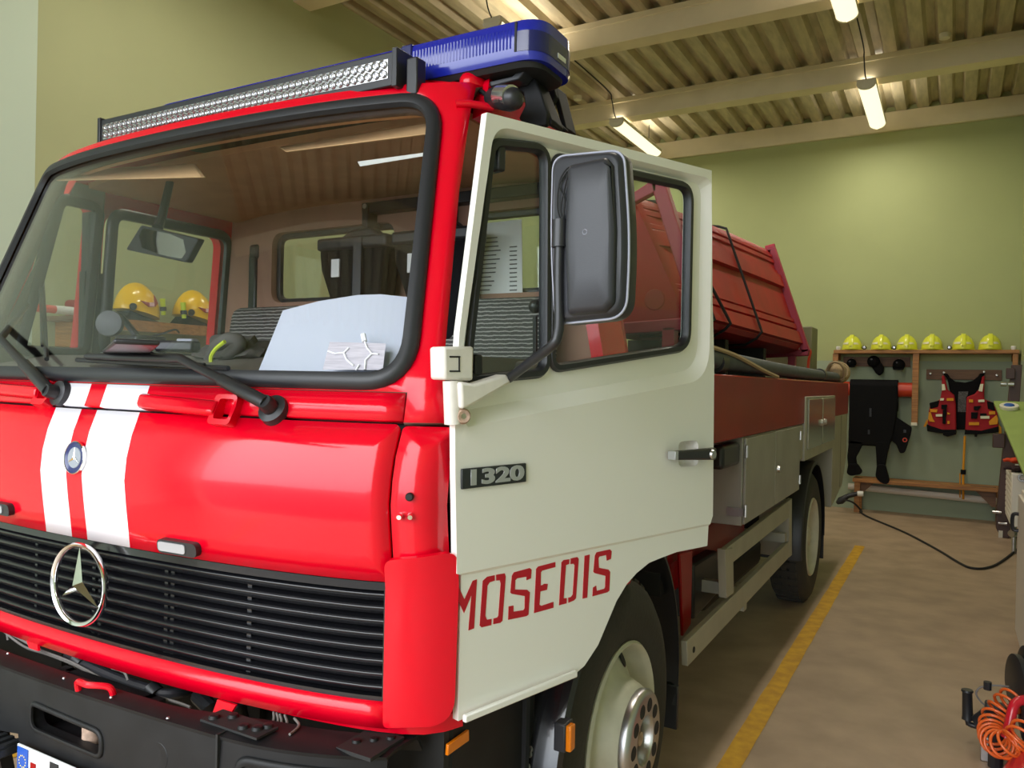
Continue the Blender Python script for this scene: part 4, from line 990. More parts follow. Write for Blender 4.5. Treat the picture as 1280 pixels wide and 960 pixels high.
for px, py in ((660, 937), (684, 937), (702, 942), (680, 950), (670, 954)):
    p = on(px, py, 'x', 1.0); a = math.atan2(p.z - .5, p.y - FWY); q = V((p.x, FWY + .62 * math.cos(a), .5 + .62 * math.sin(a)))
    link('fender_bolt', lathe(NB(), [(0, .006), (.007, .005), (.009, 0)], q, (0, math.cos(a), math.sin(a)), 12), M_STEEL, ff)
# side marker on the fender edge
p = on(722, 920, 'y', .66); mk = bx('side_marker', M_PLGREY, T, p.x - .055, p.x - .022, .63, .68, p.z - .04, p.z + .034, bevel=.004)
bx('marker_lens', M_ORANGE, mk, p.x - .024, p.x - .008, .635, .665, p.z - .037, p.z + .03, bevel=.004)
# entry step housing under the door with its orange reflector
eh = bx('step_housing', M_BUMPER, T, .6, 1.0, .24, .66, .5, .918, bevel=.015)
for a in (.50, .505): pass
bx('step_rib', M_RUBBER, eh, .99, 1.012, .58, .60, .5, .905)
q = [on(px, py, 'x', 1.003) for px, py in ((557, 930), (583, 911), (583, 925), (556, 944))]
link('reflector', prism(NB(), q, (.008, 0, 0)), M_ORANGE, eh, bevel=.002)
rf_ = arc('rear_fender', RWY, .585, -8, 188, .55, 1.05, M_RUBBER)
bx('mud_flap', M_RUBBER, rf_, .6, 1.04, RWY + .585, RWY + .6, .22, .45, bevel=.004)
# ------------------------------------------------------------------ chassis and underbody
for s in (-1, 1): bx('chassis_rail', M_DARK, T, s * .42 - .04, s * .42 + .04, .2, 7.1, .62, .86)
bx('axle', M_DARK, T, -.8, .8, FWY - .06, FWY + .06, .44, .56); bx('axle', M_DARK, T, -.8, .8, RWY - .08, RWY + .08, .42, .58)
bx('engine_block', M_DARK, T, -.38, .38, .5, 1.6, .5, .92, bevel=.03)
bx('rear_cross_member', M_DARK, T, -.95, .95, 1.82, 1.9, .8, 1.42)
# red mudguard stay, dark battery box, red air tank behind the front wheel
q = [on(px, py, 'x', .9) for px, py in ((846, 692), (862, 687), (860, 780), (850, 795))]
link('mudguard_stay', prism(NB(), q, (.015, 0, 0)), M_RED2, T, bevel=.006)
q = [on(px, py, 'x', .86) for px, py in ((868, 706), (897, 688), (899, 740), (868, 775))]
bb = link('battery_box', prism(NB(), q, (-.4, 0, 0)), M_PLGREY, T, bevel=.012)
bx('air_tank', M_RED2, T, .5, .8, 2.5, 4.0, .62, .93, bevel=.06, bseg=3)
bx('fuel_tank', M_DARK, T, .5, .84, 2.9, 4.3, .44, .62, bevel=.04)
# side guard: two rails and their posts
def rail(name, top, bot, x, parent=T):
    A, B = on(*top[0], 'x', x), on(*top[1], 'x', x); C_, D_ = on(*bot[0], 'x', x), on(*bot[1], 'x', x)
    return link(name, prism(NB(), [A, B, D_, C_], (-.028, 0, 0)), M_ALU2, parent, bevel=.003)
g1 = rail('lower_guard_rail', ((858.7, 802), (987, 676)), ((860, 833), (987, 696)), 1.0)
g2 = rail('upper_guard_rail', ((909, 685), (990, 623)), ((909, 709), (990, 644)), 1.0)
q = [on(*p, 'x', 1.006) for p in ((906.5, 687), (916.5, 685), (917.5, 741), (908.5, 748))]
link('guard_post', prism(NB(), q, (-.04, 0, 0)), M_ALU2, g2, bevel=.003)
q = [on(*p, 'x', 1.003) for p in ((986.5, 626), (990, 624), (990, 694), (986.5, 697))]
link('guard_post', prism(NB(), q, (-.2, 0, 0)), M_ALU2, g2, bevel=.003)
p = on(867, 812, 'x', 1.0); link('guard_bolt', lathe(NB(), [(0, .004), (.012, .004), (.014, 0)], p, (1, 0, 0), 14), M_DARK, g1)
for y in (2.75, 4.3): bx('guard_bracket', M_ALU2, g1, .5, .99, y, y + .05, .6, .66)
q = on(930, 745, 'x', .98); bx('guard_foot', M_ALU2, g1, .93, .985, q.y - .02, q.y + .05, .42, .55)
# ------------------------------------------------------------------ body
BX = 1.05; ZT = 1.70; ZB = 1.395
bd_ = bx('body', M_RED2, T, -BX, BX, 1.92, 7.25, ZB, ZT, bevel=.008)
bx('body_deck', M_DARK, bd_, -BX + .05, BX - .05, 1.95, 7.2, ZT - .01, ZT + .004)
bx('body_front_wall', M_RED2, T, -.95, .55, 1.93, 1.99, .9, 1.95)
# red tank / underbody seen below the door
bx('body_subframe', M_RED2, T, .3, .86, 1.95, 2.75, .84, 1.36)
# aluminium locker
lk = bx('side_locker', M_ALU, T, .45, 1.04, 2.80, 4.43, .945, 1.392, bevel=.004)
for y0_, y1_ in ((2.815, 3.565), (3.58, 4.42)):
    d = bx('locker_door', M_ALU, lk, 1.04, 1.054, y0_, y1_, .952, 1.385, bevel=.003)
    for z in (1.02, 1.32):
        yy = y0_ if y0_ < 3 else y1_; link('locker_hinge', tube(NB(), [(1.056, yy, z - .03), (1.056, yy, z + .03)], .009, 10), M_STEEL, d)
    if y0_ > 3: link('locker_latch', lathe(NB(), [(0, .02), (.018, .018), (.02, 0)], (1.054, 3.64, 1.16), (1, 0, 0), 16), M_STEEL, d, bevel=.002)
q = on(921, 640, 'y', 2.795); bx('corner_plate', M_STEEL, lk, q.x - .05, q.x + .03, 2.792, 2.80, q.z - .02, q.z + .02)
p0_, p1_ = on(897, 557, 'x', 1.0), on(927, 577, 'x', 1.0)
bx('side_lamp', M_PLASTIC, T, .96, 1.03, p0_.y, 2.79, p1_.z, p0_.z, bevel=.02, bseg=3)
# rear cabinet with two polished doors and orange gear mirrored in them
rcF = bx('rear_cabinet', M_ALU2, T, .5, 1.058, 4.60, 6.16, 1.13, 1.585, bevel=.006)
M_POL = pm('polished_aluminium', srgb(200, 200, 188), .18, metal=.9, var=.06, vscale=3)
for y0_, y1_ in ((4.68, 5.33), (5.37, 6.10)):
    d = bx('cabinet_door', M_POL, rcF, 1.058, 1.07, y0_, y1_, 1.205, 1.565, bevel=.003)
    link('door_latch', lathe(NB(), [(0, .02), (.02, .018), (.025, 0)], (1.07, 5.27 if y0_ < 5 else 5.44, 1.38), (1, 0, 0), 14), M_STEEL, d)
P = [(4.60, 1.14), (4.42, 1.14), (4.42, 1.39), (4.60, 1.39)]
link('wheel_arch_panel', prism(NB(), [(1.045, a, b) for a, b in P], (-.1, 0, 0)), M_ALU2, T, bevel=.02)
P = [(6.17, .60), (6.17, 1.40), (7.22, 1.40), (7.22, .98), (6.9, .72)]
rp_ = link('rear_side_panel', prism(NB(), [(1.048, a, b) for a, b in P], (-.35, 0, 0)), M_ALU2, T, bevel=.006)
bx('panel_seam', M_DARK, rp_, 1.0475, 1.0492, 6.72, 6.728, .72, 1.39)
bx('rear_lower_body', M_DARK, T, -.95, .72, 4.45, 7.2, .86, 1.39)
# ------------------------------------------------------------------ red ribbed shell strapped over the bed
HY0, HY1 = 2.63, 5.955
def hx(t):
    x = .515 + (.795 - .515) * t; z = 2.835 + (2.01 - 2.835) * t
    o = 0
    for a, b, d in ((.03, .055, .012), (.08, .12, .012), (.2, .235, .012), (.255, .385, .03), (.72, .75, .014), (.775, .83, .018), (.86, .985, .026)):
        if a <= t <= b: o = d
    return V((x + o * .947, 0, z + o * .321))
ts = []
for a, b, d in ((.03, .055, 0), (.08, .12, 0), (.2, .235, 0), (.255, .385, 0), (.72, .75, 0), (.775, .83, 0), (.86, .985, 0)): ts += [a - .006, a, b, b + .006]
ts = [0] + ts + [1]
rt = [hx(t) for t in ts] + [V((.775, 0, 1.975)), V((.70, 0, 1.945)), V((.5, 0, 1.935))]
top = [V((.49, 0, 2.865)), V((.40, 0, 2.875)), V((.36, 0, 2.873))]
half = top[::-1] + rt
prof = [V((.10, 0, 1.94)), V((.06, 0, 2.0)), V((.08, 0, 2.5)), V((.17, 0, 2.78)), V((.28, 0, 2.85))] + half[1:]
plain = [V((.10, 0, 1.94)), V((.06, 0, 2.0)), V((.08, 0, 2.5)), V((.17, 0, 2.78)), V((.28, 0, 2.85))] + top[::-1][1:] + [V((.515 + .28 * t, 0, 2.835 - .825 * t)) for t in ts] + rt[-3:]
SH = thing('plastic_shell', 'big red ribbed plastic shell tied down with black cord above the truck bed', 'cover', (0, 4.3, 1.94))
sc = lambda p, k, dz: V((.45 + (p.x - .45) * k, 0, 1.935 + (p.z - 1.935) * dz))
zk = lambda y: .73 + .27 * ((y - 2.62) / (5.93 - 2.62)) ** .8
rows = [(HY0, .96, .96), (HY0 + .04, 1, 1)] + [(HY0 + (HY1 - HY0) * i / 12, 1, 1) for i in range(1, 12)] + [(HY1, 1, 1)]
bm = NB(); L = []
for y, k, dz in rows: L.append([bm.verts.new(sc(p, k, dz * zk(y)) + V((0, y, 0))) for p in (plain if y < HY0 + .2 else prof)])
for A, B in zip(L, L[1:]):
    for i in range(len(A) - 1): bm.faces.new((A[i], A[i + 1], B[i + 1], B[i]))
for i in (0, -1): bm.faces.new(L[i])
for A, B in zip(L, L[1:]): bm.faces.new((A[-1], A[0], B[0], B[-1]))
link('shell', bm, M_HULL, SH, smooth=25)
def cord(y0_, y1_, t0, t1, under=True):
    P = []
    for i in range(22):
        t = t0 + (t1 - t0) * i / 21; p = V((.515 + .28 * t + .034 * .947, 0, 2.835 - .825 * t + .034 * .321)); yy = y0_ + (y1_ - y0_) * t; P.append(V((p.x + .006, yy, 1.935 + (p.z - 1.935) * zk(yy) + .004)))
    if t0 <= .01: P = [V((a_, y0_, 1.935 + (c_ - 1.935) * zk(y0_))) for a_, c_ in ((.3, 2.87), (.4, 2.888), (.5, 2.872))] + P
    if under: P += [V((.80, y1_, 1.972)), V((.72, y1_ + .02, 1.93)), V((.4, y1_ + .05, 1.92))]
    return link('tie_cord', tube(NB(), P, .009, 6), M_CORD, SH)
a = on(902, 290, 'x', .52).y; b = on(948, 418, 'x', .80).y; cord(a, b - .05, 0, 1)
a2 = on(893, 300, 'x', .55).y; b2 = on(906, 406, 'x', .80).y; cord(b2 - .35, b2, 0, 1)
cord(2.95, 2.98, 0, 1)
link('shell_oval', lathe(NB(), [(0, .006), (.05, .005), (.055, 0)], V((.62, HY0 - .002, 2.08)), (0, -1, 0), 20), M_DRED, SH)
# faded red end frames that carry the shell (on the truck)
def frame(y):
    zt_f = 1.955 + (2.875 - 1.955) * (1 if y > 5 else .80); A, B = (V((.525, y, zt_f)), V((.835, y, 1.955))) if y > 5 else (V((.644, y, 2.665)), V((.885, y, 1.955))); d = (B - A).normalized(); n = V((d.z * -1, 0, d.x)); n = V((-d.z, 0, d.x))
    bm = NB(); w = .035
    prism(bm, [A + n * w, A - n * w, B - n * w, B + n * w], (0, .07, 0)); f = link('shell_frame', bm, M_PINK, T, bevel=.006)
    link('frame_tip', tube(NB(), [A + V((-.05, .035, .0)), A + V((.03, .035, .015))], .032, 12), M_PINK, f)
    bm = NB(); prism(bm, [A + V((0, 0, .02)), A + V((-.17, 0, -.07)), A + V((-.17, 0, -.12)), A + V((0, 0, -.05))], (0, .05, 0)); link('frame_arm', bm, M_PINK, f, bevel=.006)
    bm = NB(); prism(bm, [B + V((.03, 0, .03)), B + V((.02, 0, -.03)), B + V((-.5, 0, -.06)), B + V((-.5, 0, .0))], (0, .07, 0)); link('frame_foot', bm, M_PINK, f, bevel=.006)
    for x in (.35, .72): link('frame_leg', box(NB(), x - .03, x + .03, y, y + .07, ZT, 1.93), M_PINK, f)
    return f
frame(2.55); frame(5.96)
for y in (3.75, 4.9): bx('cradle', M_DARK, T, .05, .70, y, y + .08, ZT + .004, 1.94)
q = on(945, 447, 'x', .55); bx('cradle_post', M_ALU2, T, .5, .56, q.y, q.y + .12, ZT + .004, 1.94)
# box and hook at the rear of the bed
q0 = on(1003, 410, 'y', 6.8); q1 = on(1018, 470, 'y', 6.8)
bx('rear_box', pm('olive_box', srgb(126, 124, 92), .6), T, q0.x - .35, q1.x, 6.6, 6.95, ZT, q0.z, bevel=.01)
bm = NB(); h = [on(px, py, 'y', 6.3) for px, py in ((1010, 462), (1011, 450), (1013, 441), (1012, 437))]; tube(bm, spline(h, 5), .012, 8); link('orange_hook', bm, M_OTUBE, T)
# suction hose lying along the edge of the bed
hp_ = [V((.98, 1.98, 1.775)), V((.985, 3, 1.765)), V((.97, 4, 1.758)), V((.985, 5, 1.752)), V((.985, 5.75, 1.752)), V((.975, 6.8, 1.75))]
HS = thing('suction_hose', 'thick dark grey hose lying along the top edge of the truck body', 'hose', (.98, 4, ZT))
link('hose_body', tube(NB(), spline(hp_, 8), .046, 16), M_HOSE, HS, smooth=60)
for y in (2.42, 5.72): link('hose_coupling', tube(NB(), [(.983, y, 1.757), (.983, y + .10, 1.757)], .052, 16), M_RUBBER, HS)
bm = NB(); tube(bm, spline([(1.0, 2.1, 1.83), (1.03, 2.6, 1.80), (1.045, 3.2, 1.74), (1.05, 3.6, 1.708)], 6), .011, 6); o = link('strap', bm, M_ROPE); tag(o, 'thin tan strap slanting over the dark grey hose on the truck body', 'strap')
RB = thing('rope_bundle', 'tan rope coil wrapped on the rear end of the grey hose', 'rope', (.98, 7.05, ZT))
for k in range(9):
    bm = NB(); y = 6.86 + k * .038; P = [V((.978 + (.075 + .02 * math.sin(k * 2.2)) * math.cos(a), y + (.05 if k % 2 else -.06) * math.sin(a + k), 1.80 + (.078 + .02 * math.cos(k * 1.7)) * math.sin(a))) for a in [2 * PI * i / 20 for i in range(20)]]
    tube(bm, P, .014, 6, closed=True); link('rope_turn', bm, M_ROPE, RB, smooth=60)
link('rope_core', tube(NB(), [(.978, 6.82, 1.79), (.978, 6.9, 1.80), (.978, 7.14, 1.80), (.978, 7.2, 1.79)], [.04, .08, .08, .03], 14), M_ROPE, RB, smooth=60)
# ================================================================== things in the cab
# white sheet standing behind the windshield
q = [onf(*p) for p in ((306, 474), (344, 381), (390, 369), (440, 361), (470, 360), (511, 364), (507, 420), (500, 462), (480, 474))]
sheetpts = [(u, z - .0) for u, z in q]
SHT = link('white_sheet', sheet(NB(), sheetpts, (), lambda u, z: front(u, z, -.03), .06), M_SHEET, solid=.003, flip=True)
tag(SHT, 'large white sheet with a curved top propped behind the windshield on the driver side', 'sheet')
# breathing sets hanging from the rail in front of the rear window
def air_pack(x, lab):
    t = thing('breathing_pack', lab, 'equipment bag', (x, 1.18, 1.95), 'black packs on the cab rail')
    a = on(398, 303, 'y', 1.16).z; w = .17
    P = [(-w, 0), (w, .0), (w, -.05), (w * .9, -.06), (w * .75, -.34), (w * .5, -.42), (-w * .5, -.42), (-w * .62, -.25), (-w * .95, -.12), (-w, -.06)]
    bm = NB(); prism(bm, [(x + p, 1.13, a + q_) for p, q_ in P], (0, .10, 0)); link('pack_body', bm, M_BLACK, t, bevel=.03, bseg=3)
    bm = NB(); box(bm, x - w - .005, x + w + .005, 1.115, 1.24, a - .045, a + .005); link('pack_lid', bm, M_PLASTIC, t, bevel=.012)
    bm = NB(); prism(bm, [(x - .1, 1.15, a), (x + .12, 1.15, a), (x + .07, 1.15, a + .04), (x - .03, 1.15, a + .035)], (0, .06, 0)); link('pack_handle', bm, M_RUBBER, t, bevel=.01)
    bx('pack_label', M_PAPER, t, x - .10, x - .06, 1.122, 1.128, a - .15, a - .08)
    bx('pack_strap', M_PLGREY, t, x + .02, x + .06, 1.11, 1.128, a - .26, a - .005)
    return t
xa_ = on(447, 320, 'y', 1.16).x
air_pack(xa_, 'black breathing pack with white label in front of the cab rear window, left of two')
air_pack(xa_ + .37, 'black breathing pack half hidden behind the windshield pillar, right of two')
# charcoal jacket on the dash with a lime piping
J = thing('fire_jacket', 'crumpled charcoal jacket with lime piping heaped on the dashboard beside the white sheet', 'jacket', (.15, .45, 1.70))
bm = NB(); jc = on(292, 448, 'y', .46)
bmesh.ops.create_icosphere(bm, subdivisions=4, radius=1)
for v in bm.verts:
    d = v.co.copy(); k = 1 + .12 * math.sin(9 * d.x + 4 * d.z) + .09 * math.sin(14 * d.z - 5 * d.y) + .05 * math.sin(21 * d.x + 11 * d.y)
    v.co = V((jc.x + d.x * .15 * k, jc.y + .02 + d.y * .1 * k, max(1.70, jc.z - .02 + d.z * .085 * k)))
link('jacket_body', bm, M_JACK, J, smooth=60)
link('collar', tube(NB(), spline([on(p[0], p[1], 'y', .40) for p in ((262, 452), (272, 432), (290, 424), (300, 430), (284, 445), (280, 458))], 6), [.02] * 31, 10), M_JACK, J, smooth=60)
link('piping', tube(NB(), spline([on(p[0], p[1], 'y', .355) for p in ((264, 455), (264, 446), (270, 436), (281, 427))], 6), .006, 6), M_LIME, J)
# holder with round suction cup, black tablet, handset on the dash
GPm = thing('device_holder', 'black holder with a round suction disc standing on the dashboard', 'holder', (-.3, .5, 1.70))
c = on(144, 406, 'y', .50); link('suction_disc', lathe(NB(), [(0, .0), (.038, .004), (.046, .014), (.044, .03), (.02, .034), (0, .034)], c + V((0, -.01, 0)), (.5, -.8, .1), 28), M_PLGREY, GPm, smooth=40)
a_ = on(153, 397, 'y', .52); b_ = on(174, 424, 'y', .52); link('holder_arm', tube(NB(), [a_, b_], .011, 8), M_PLASTIC, GPm)
bm = NB(); box(bm, b_.x - .05, b_.x + .07, .46, .58, 1.705, b_.z + .012); link('holder_base', bm, M_PLASTIC, GPm, bevel=.01)
link('holder_cable', tube(NB(), spline([b_, on(200, 418, 'y', .55), on(218, 412, 'y', .58), on(224, 416, 'y', .6)], 6), .0035, 6), M_CORD, GPm)
P = [on(p[0], p[1], 'z', 1.70) for p in ((124, 445), (182, 446), (200, 432), (142, 430))]
o = link('tablet', prism(NB(), P, (0, 0, .010)), M_RUBBER, bevel=.004); tag(o, 'flat dark tablet lying on the dashboard left of the wiper pivot', 'tablet')
HSt = thing('handset', 'small black radio handset lying on the dashboard by the jacket', 'radio handset', (-.02, .4, 1.70))
c = on(222, 438, 'z', 1.71); bm = NB(); box(bm, -.055, .055, -.02, .02, -.005, .025, 0, frameM(c, (1, .35, 0), (-.35, 1, 0))); link('handset_body', bm, M_PLASTIC, HSt, bevel=.008)
bm = NB(); box(bm, .005, .05, -.016, .016, .02, .03, 0, frameM(c, (1, .35, 0), (-.35, 1, 0))); link('handset_grille', bm, M_LGREY, HSt, bevel=.004)
# paper in a clear sleeve hanging behind the quarter light, and gear knob
PS = thing('paper_sheet', 'printed white page in a clear sleeve seen through the quarter window of the open door', 'page', (.5, 1.29, 1.95))
P = [on(*p, 'y', 1.29) for p in ((606, 279), (652, 274), (653, 372), (596, 373))]
link('page', prism(NB(), P, (0, .003, 0)), M_PAPER, PS)
for i in range(13):
    y = 298 + i * 5.4; x0 = 606 - i * .5; A, B = on(x0, y, 'y', 1.288), on(x0 + random.uniform(12, 22), y, 'y', 1.288)
    link('text_line', box(NB(), A.x, B.x, 1.2875, 1.289, A.z - .0022, A.z + .0022), M_INK, PS)
    if i > 1: A, B = on(637, y, 'y', 1.288), on(646, y, 'y', 1.288); link('text_line', box(NB(), A.x, B.x, 1.2875, 1.289, A.z - .0022, A.z + .0022), M_INK, PS)
k = on(669, 383, 'y', .95); gl = link('seat_lever', tube(NB(), [k + V((0, .01, -.2)), k + V((0, 0, -.03))], .008, 8), M_PLASTIC, T)
bm = NB(); bmesh.ops.create_uvsphere(bm, u_segments=16, v_segments=10, radius=.022); bmesh.ops.translate(bm, verts=bm.verts, vec=k); link('lever_knob', bm, M_PLASTIC, gl, smooth=80)

# ================================================================== left wall: shelf with two yellow helmets and a nozzle
SZ = 2.02
LS = thing('wall_shelf', 'wooden shelf on the left wall carrying two yellow helmets, seen through the cab', 'shelf', (-3.3, 2.5, SZ - .03))
bx('shelf_board', M_WOODD, LS, XL + .01, -3.08, 1.86, 4.0, SZ - .03, SZ, bevel=.003)
bx('shelf_edge', M_WOOD, LS, -3.08, -3.06, 1.86, 4.0, SZ - .075, SZ + .002, bevel=.003)
for y in (1.95, 3.8): bx('shelf_bracket', M_WOOD, LS, XL + .01, -3.12, y, y + .04, SZ - .2, SZ - .03)
def dome(bm, c, rx, ry, rz, z0=0, n=32, m=14, crest=.0, ax='x'):
    rows = []
    for j in range(m + 1):
        a = PI / 2 * j / m; row = []
        for k in range(n):
            t = 2 * PI * k / n; x, y = math.cos(t) * math.cos(a), math.sin(t) * math.cos(a); z = math.sin(a)
            s = y if ax == 'x' else x
            kk = 1 + crest * math.exp(-(s / .16) ** 2) * min(1, z * 2)
            row.append(bm.verts.new(V((c[0] + rx * x * kk, c[1] + ry * y * kk, c[2] + z0 + rz * z * kk))))
        rows.append(row)
    for A, B in zip(rows, rows[1:]):
        for k in range(n):
            try: bm.faces.new((A[k], A[(k + 1) % n], B[(k + 1) % n], B[k]))
            except ValueError: pass
    bm.faces.new(rows[0][::-1]); return bm
def yellow_helmet(y, lab, torch):
    c = V((-3.215, y, SZ)); t = thing('yellow_helmet', lab, 'helmet', c, 'yellow helmets on the left wall shelf')
    bm = NB(); dome(bm, c, .13, .168, .212, .06, crest=.06, ax='y')
    for v in bm.verts:
        dy = v.co.y - c.y
        if v.co.z < c.z + .08: v.co.z += .03 * (-dy / .15)   # shell edge drops to the back
    link('shell', bm, M_YHELM, t, smooth=50)
    bm = NB(); prism(bm, [V((c.x + .124, c.y - .06, c.z + .145)), V((c.x + .126, c.y + .015, c.z + .135)), V((c.x + .128, c.y + .05, c.z + .145)), V((c.x + .112, c.y + .055, c.z + .195)), V((c.x + .125, c.y + .075, c.z + .14)), V((c.x + .13, c.y + .055, c.z + .112)), V((c.x + .13, c.y + .005, c.z + .105))], (.012, 0, 0)); link('side_decal', bm, M_DRED, t)
    bx('decal_number', pm('pale_pink', srgb(250, 205, 205), .5) if 'pale_pink' not in MATS else MATS['pale_pink'], t, c.x + .128, c.x + .144, c.y + .005, c.y + .042, c.z + .112, c.z + .138)
    link('side_knob', lathe(NB(), [(0, .02), (.022, .018), (.026, 0)], c + V((.105, -.10, .10)), (1, -.4, 0), 16), M_RUBBER, t)
    bm = NB(); P = [(-.17, .0), (-.10, .075), (-.02, .05), (.10, .02), (.16, .0)]
    prism(bm, [V((c.x + .08, c.y + a, c.z + b)) for a, b in P], (-.16, 0, 0)); link('neck_guard', bm, M_BLACK, t, bevel=.008)
    if torch:
        a, b = torch; A = c + V((.10, a, b)); B = A + V((0, -.012, .12)); tt = link('helmet_torch', tube(NB(), [A, A.lerp(B, .4), B], [.016, .017, .02], 12), M_LIME, t, smooth=50)
        link('torch_clip', tube(NB(), [A.lerp(B, .25), A.lerp(B, .5)], .024, 10), M_RUBBER, tt)
    return t
y1h = on(172, 398, 'x', -3.2).y; y2h = on(243, 398, 'x', -3.2).y
yellow_helmet(y1h, 'yellow fire helmet on the left wall shelf, the left one, behind the round suction disc', (.15, .06))
yellow_helmet(y2h, 'yellow fire helmet with lime torch, the right one of two on the left wall shelf', (-.16, .05))
# red nozzle with wooden handle at the shelf end
NZ = thing('branch_pipe', 'red and tan rod lying along the edge of the left wall shelf', 'rod', (-3.12, 2.05, SZ))
A, B = on(38, 395, 'x', -3.1), on(128, 400, 'x', -3.1); A.z = SZ + .028; B.z = SZ + .028
link('rod_handle', tube(NB(), [A, A.lerp(B, .02), A.lerp(B, .5)], [.02, .026, .026], 12), M_OTUBE, NZ)
link('rod_sleeve', tube(NB(), [A.lerp(B, .32), A.lerp(B, .58)], .0275, 12), M_PAPER, NZ)
link('rod_body', tube(NB(), [A.lerp(B, .56), B], .026, 12), M_DRED, NZ)
p = on(91, 382, 'x', -3.25); o = link('red_valve', lathe(NB(), [(0, 0), (.03, 0), (.035, .02), (.03, .05), (.034, .06), (.03, .08), (0, .08)], V((-3.3, p.y, SZ + .085)), (1, .2, 0), 20), M_DRED, smooth=40)
bm = NB(); bm.from_mesh(o.data); box(bm, -3.3, -3.27, p.y - .02, p.y + .02, SZ, SZ + .09); bm.to_mesh(o.data); bm.free()
tag(o, 'small red round valve head standing on the left wall shelf behind the quarter window post', 'valve')
# ================================================================== back wall rack
RYF = 10.19
def by(px, py, y=10.43): return on(px, py, 'y', y)
A = by(1042, 437, RYF); B = by(1276, 440, RYF); SZ2 = 2.165
RK = thing('helmet_rack', 'long pine shelf on brackets along the back wall with six lime helmets on it', 'shelf', ((A.x + B.x) / 2, 10.35, SZ2 - .04))
bx('shelf_board', M_WOOD, RK, A.x, XR - .02, RYF, YB - .005, SZ2 - .045, SZ2, bevel=.004)
def post(name, px0, px1, py1, yw=.30):
    a, b = by(px0, 445, RYF + .02), by(px1, 445, RYF + .02); zb = by(px0, py1, RYF + .02).z
    bm = NB(); box(bm, a.x, b.x, RYF + .015, RYF + .055, zb, SZ2 - .045); box(bm, a.x, b.x, RYF + .05, YB - .005, SZ2 - .13, SZ2 - .045)
    return link(name, bm, M_WOOD, RK, bevel=.004)
post('short_bracket', 1041, 1048, 451)
mp_ = post('long_post', 1141, 1149, 530); p = by(1142, 528, RYF + .02); bx('post_cap', M_LAMPB, mp_, p.x - .03, p.x + .04, RYF + .01, RYF + .06, p.z - .04, p.z)
post('short_bracket', 1266, 1273, 458)
# hook boards with caps
def hook_board(name, a, b, label, pegs):
    A, B = by(*a), by(*b); t = thing(name, label, 'hook board', ((A.x + B.x) / 2, 10.48, B.z), None)
    bx('board', M_WOODD, t, A.x, B.x, YB - .035, YB - .002, B.z, A.z, bevel=.003)
    for px, py in pegs:
        p = by(px, py); link('peg', lathe(NB(), [(0, .075), (.014, .07), (.012, .0)], (p.x, YB - .035, p.z), (0, -1, .2), 12), M_STEEL, t)
    return t
hook_board('hook_board', (1054, 446), (1137.5, 458.5), 'brown hook board under the helmet shelf holding the black caps', ((1066, 450), (1094, 449), (1124, 451)))
hook_board('hook_board', (1158, 461.5), (1252.5, 475.5), 'brown hook board under the helmet shelf holding the red life vest', ((1163, 468), (1180, 467), (1230, 466), (1246, 470)))
def cap(px, py, r, label, flap):
    c = by(px, py, 10.36); t = thing('black_cap', label, 'cap', c, 'black caps on the hook board')
    bm = NB(); dome(bm, V((0, 0, 0)), r, r, r * 1.1, 0, 20, 8)
    bmesh.ops.transform(bm, matrix=Matrix.Translation(c) @ Matrix.Rotation(R(75), 4, 'X'), verts=bm.verts); link('crown', bm, M_BLACK, t, smooth=60)
    if flap:
        q = [by(*p, 10.34) for p in ((1089, 446), (1098, 449), (1105, 459), (1104, 466), (1099, 470), (1094, 466), (1088, 456))]
        link('ear_flap', prism(NB(), q, (0, .07, 0)), M_BLACK, t, bevel=.02, bseg=3)
    else:
        bm = NB(); prism(bm, [c + V((-r, -.02, -r * .3)), c + V((r, -.02, -r * .3)), c + V((r * .8, -.10, -r * .95)), c + V((-r * .8, -.10, -r * .95))], (0, .02, .01)); link('cap_peak', bm, M_BLACK, t, bevel=.006)
    p = c + V((-.02, -r * 1.06, r * .35)); link('cap_button', lathe(NB(), [(0, .006), (.012, .004), (.014, 0)], p, (0, -1, .3), 10), M_PLGREY, t)
cap(1064.5, 454, .062, 'round black cap on the back wall hook board, the one nearest the truck', False)
cap(1092, 452, .08, 'large black cap with hanging ear flap in the middle of the hook board', True)
cap(1123.5, 456, .075, 'low black cap on the hook board beside the long wooden post', False)
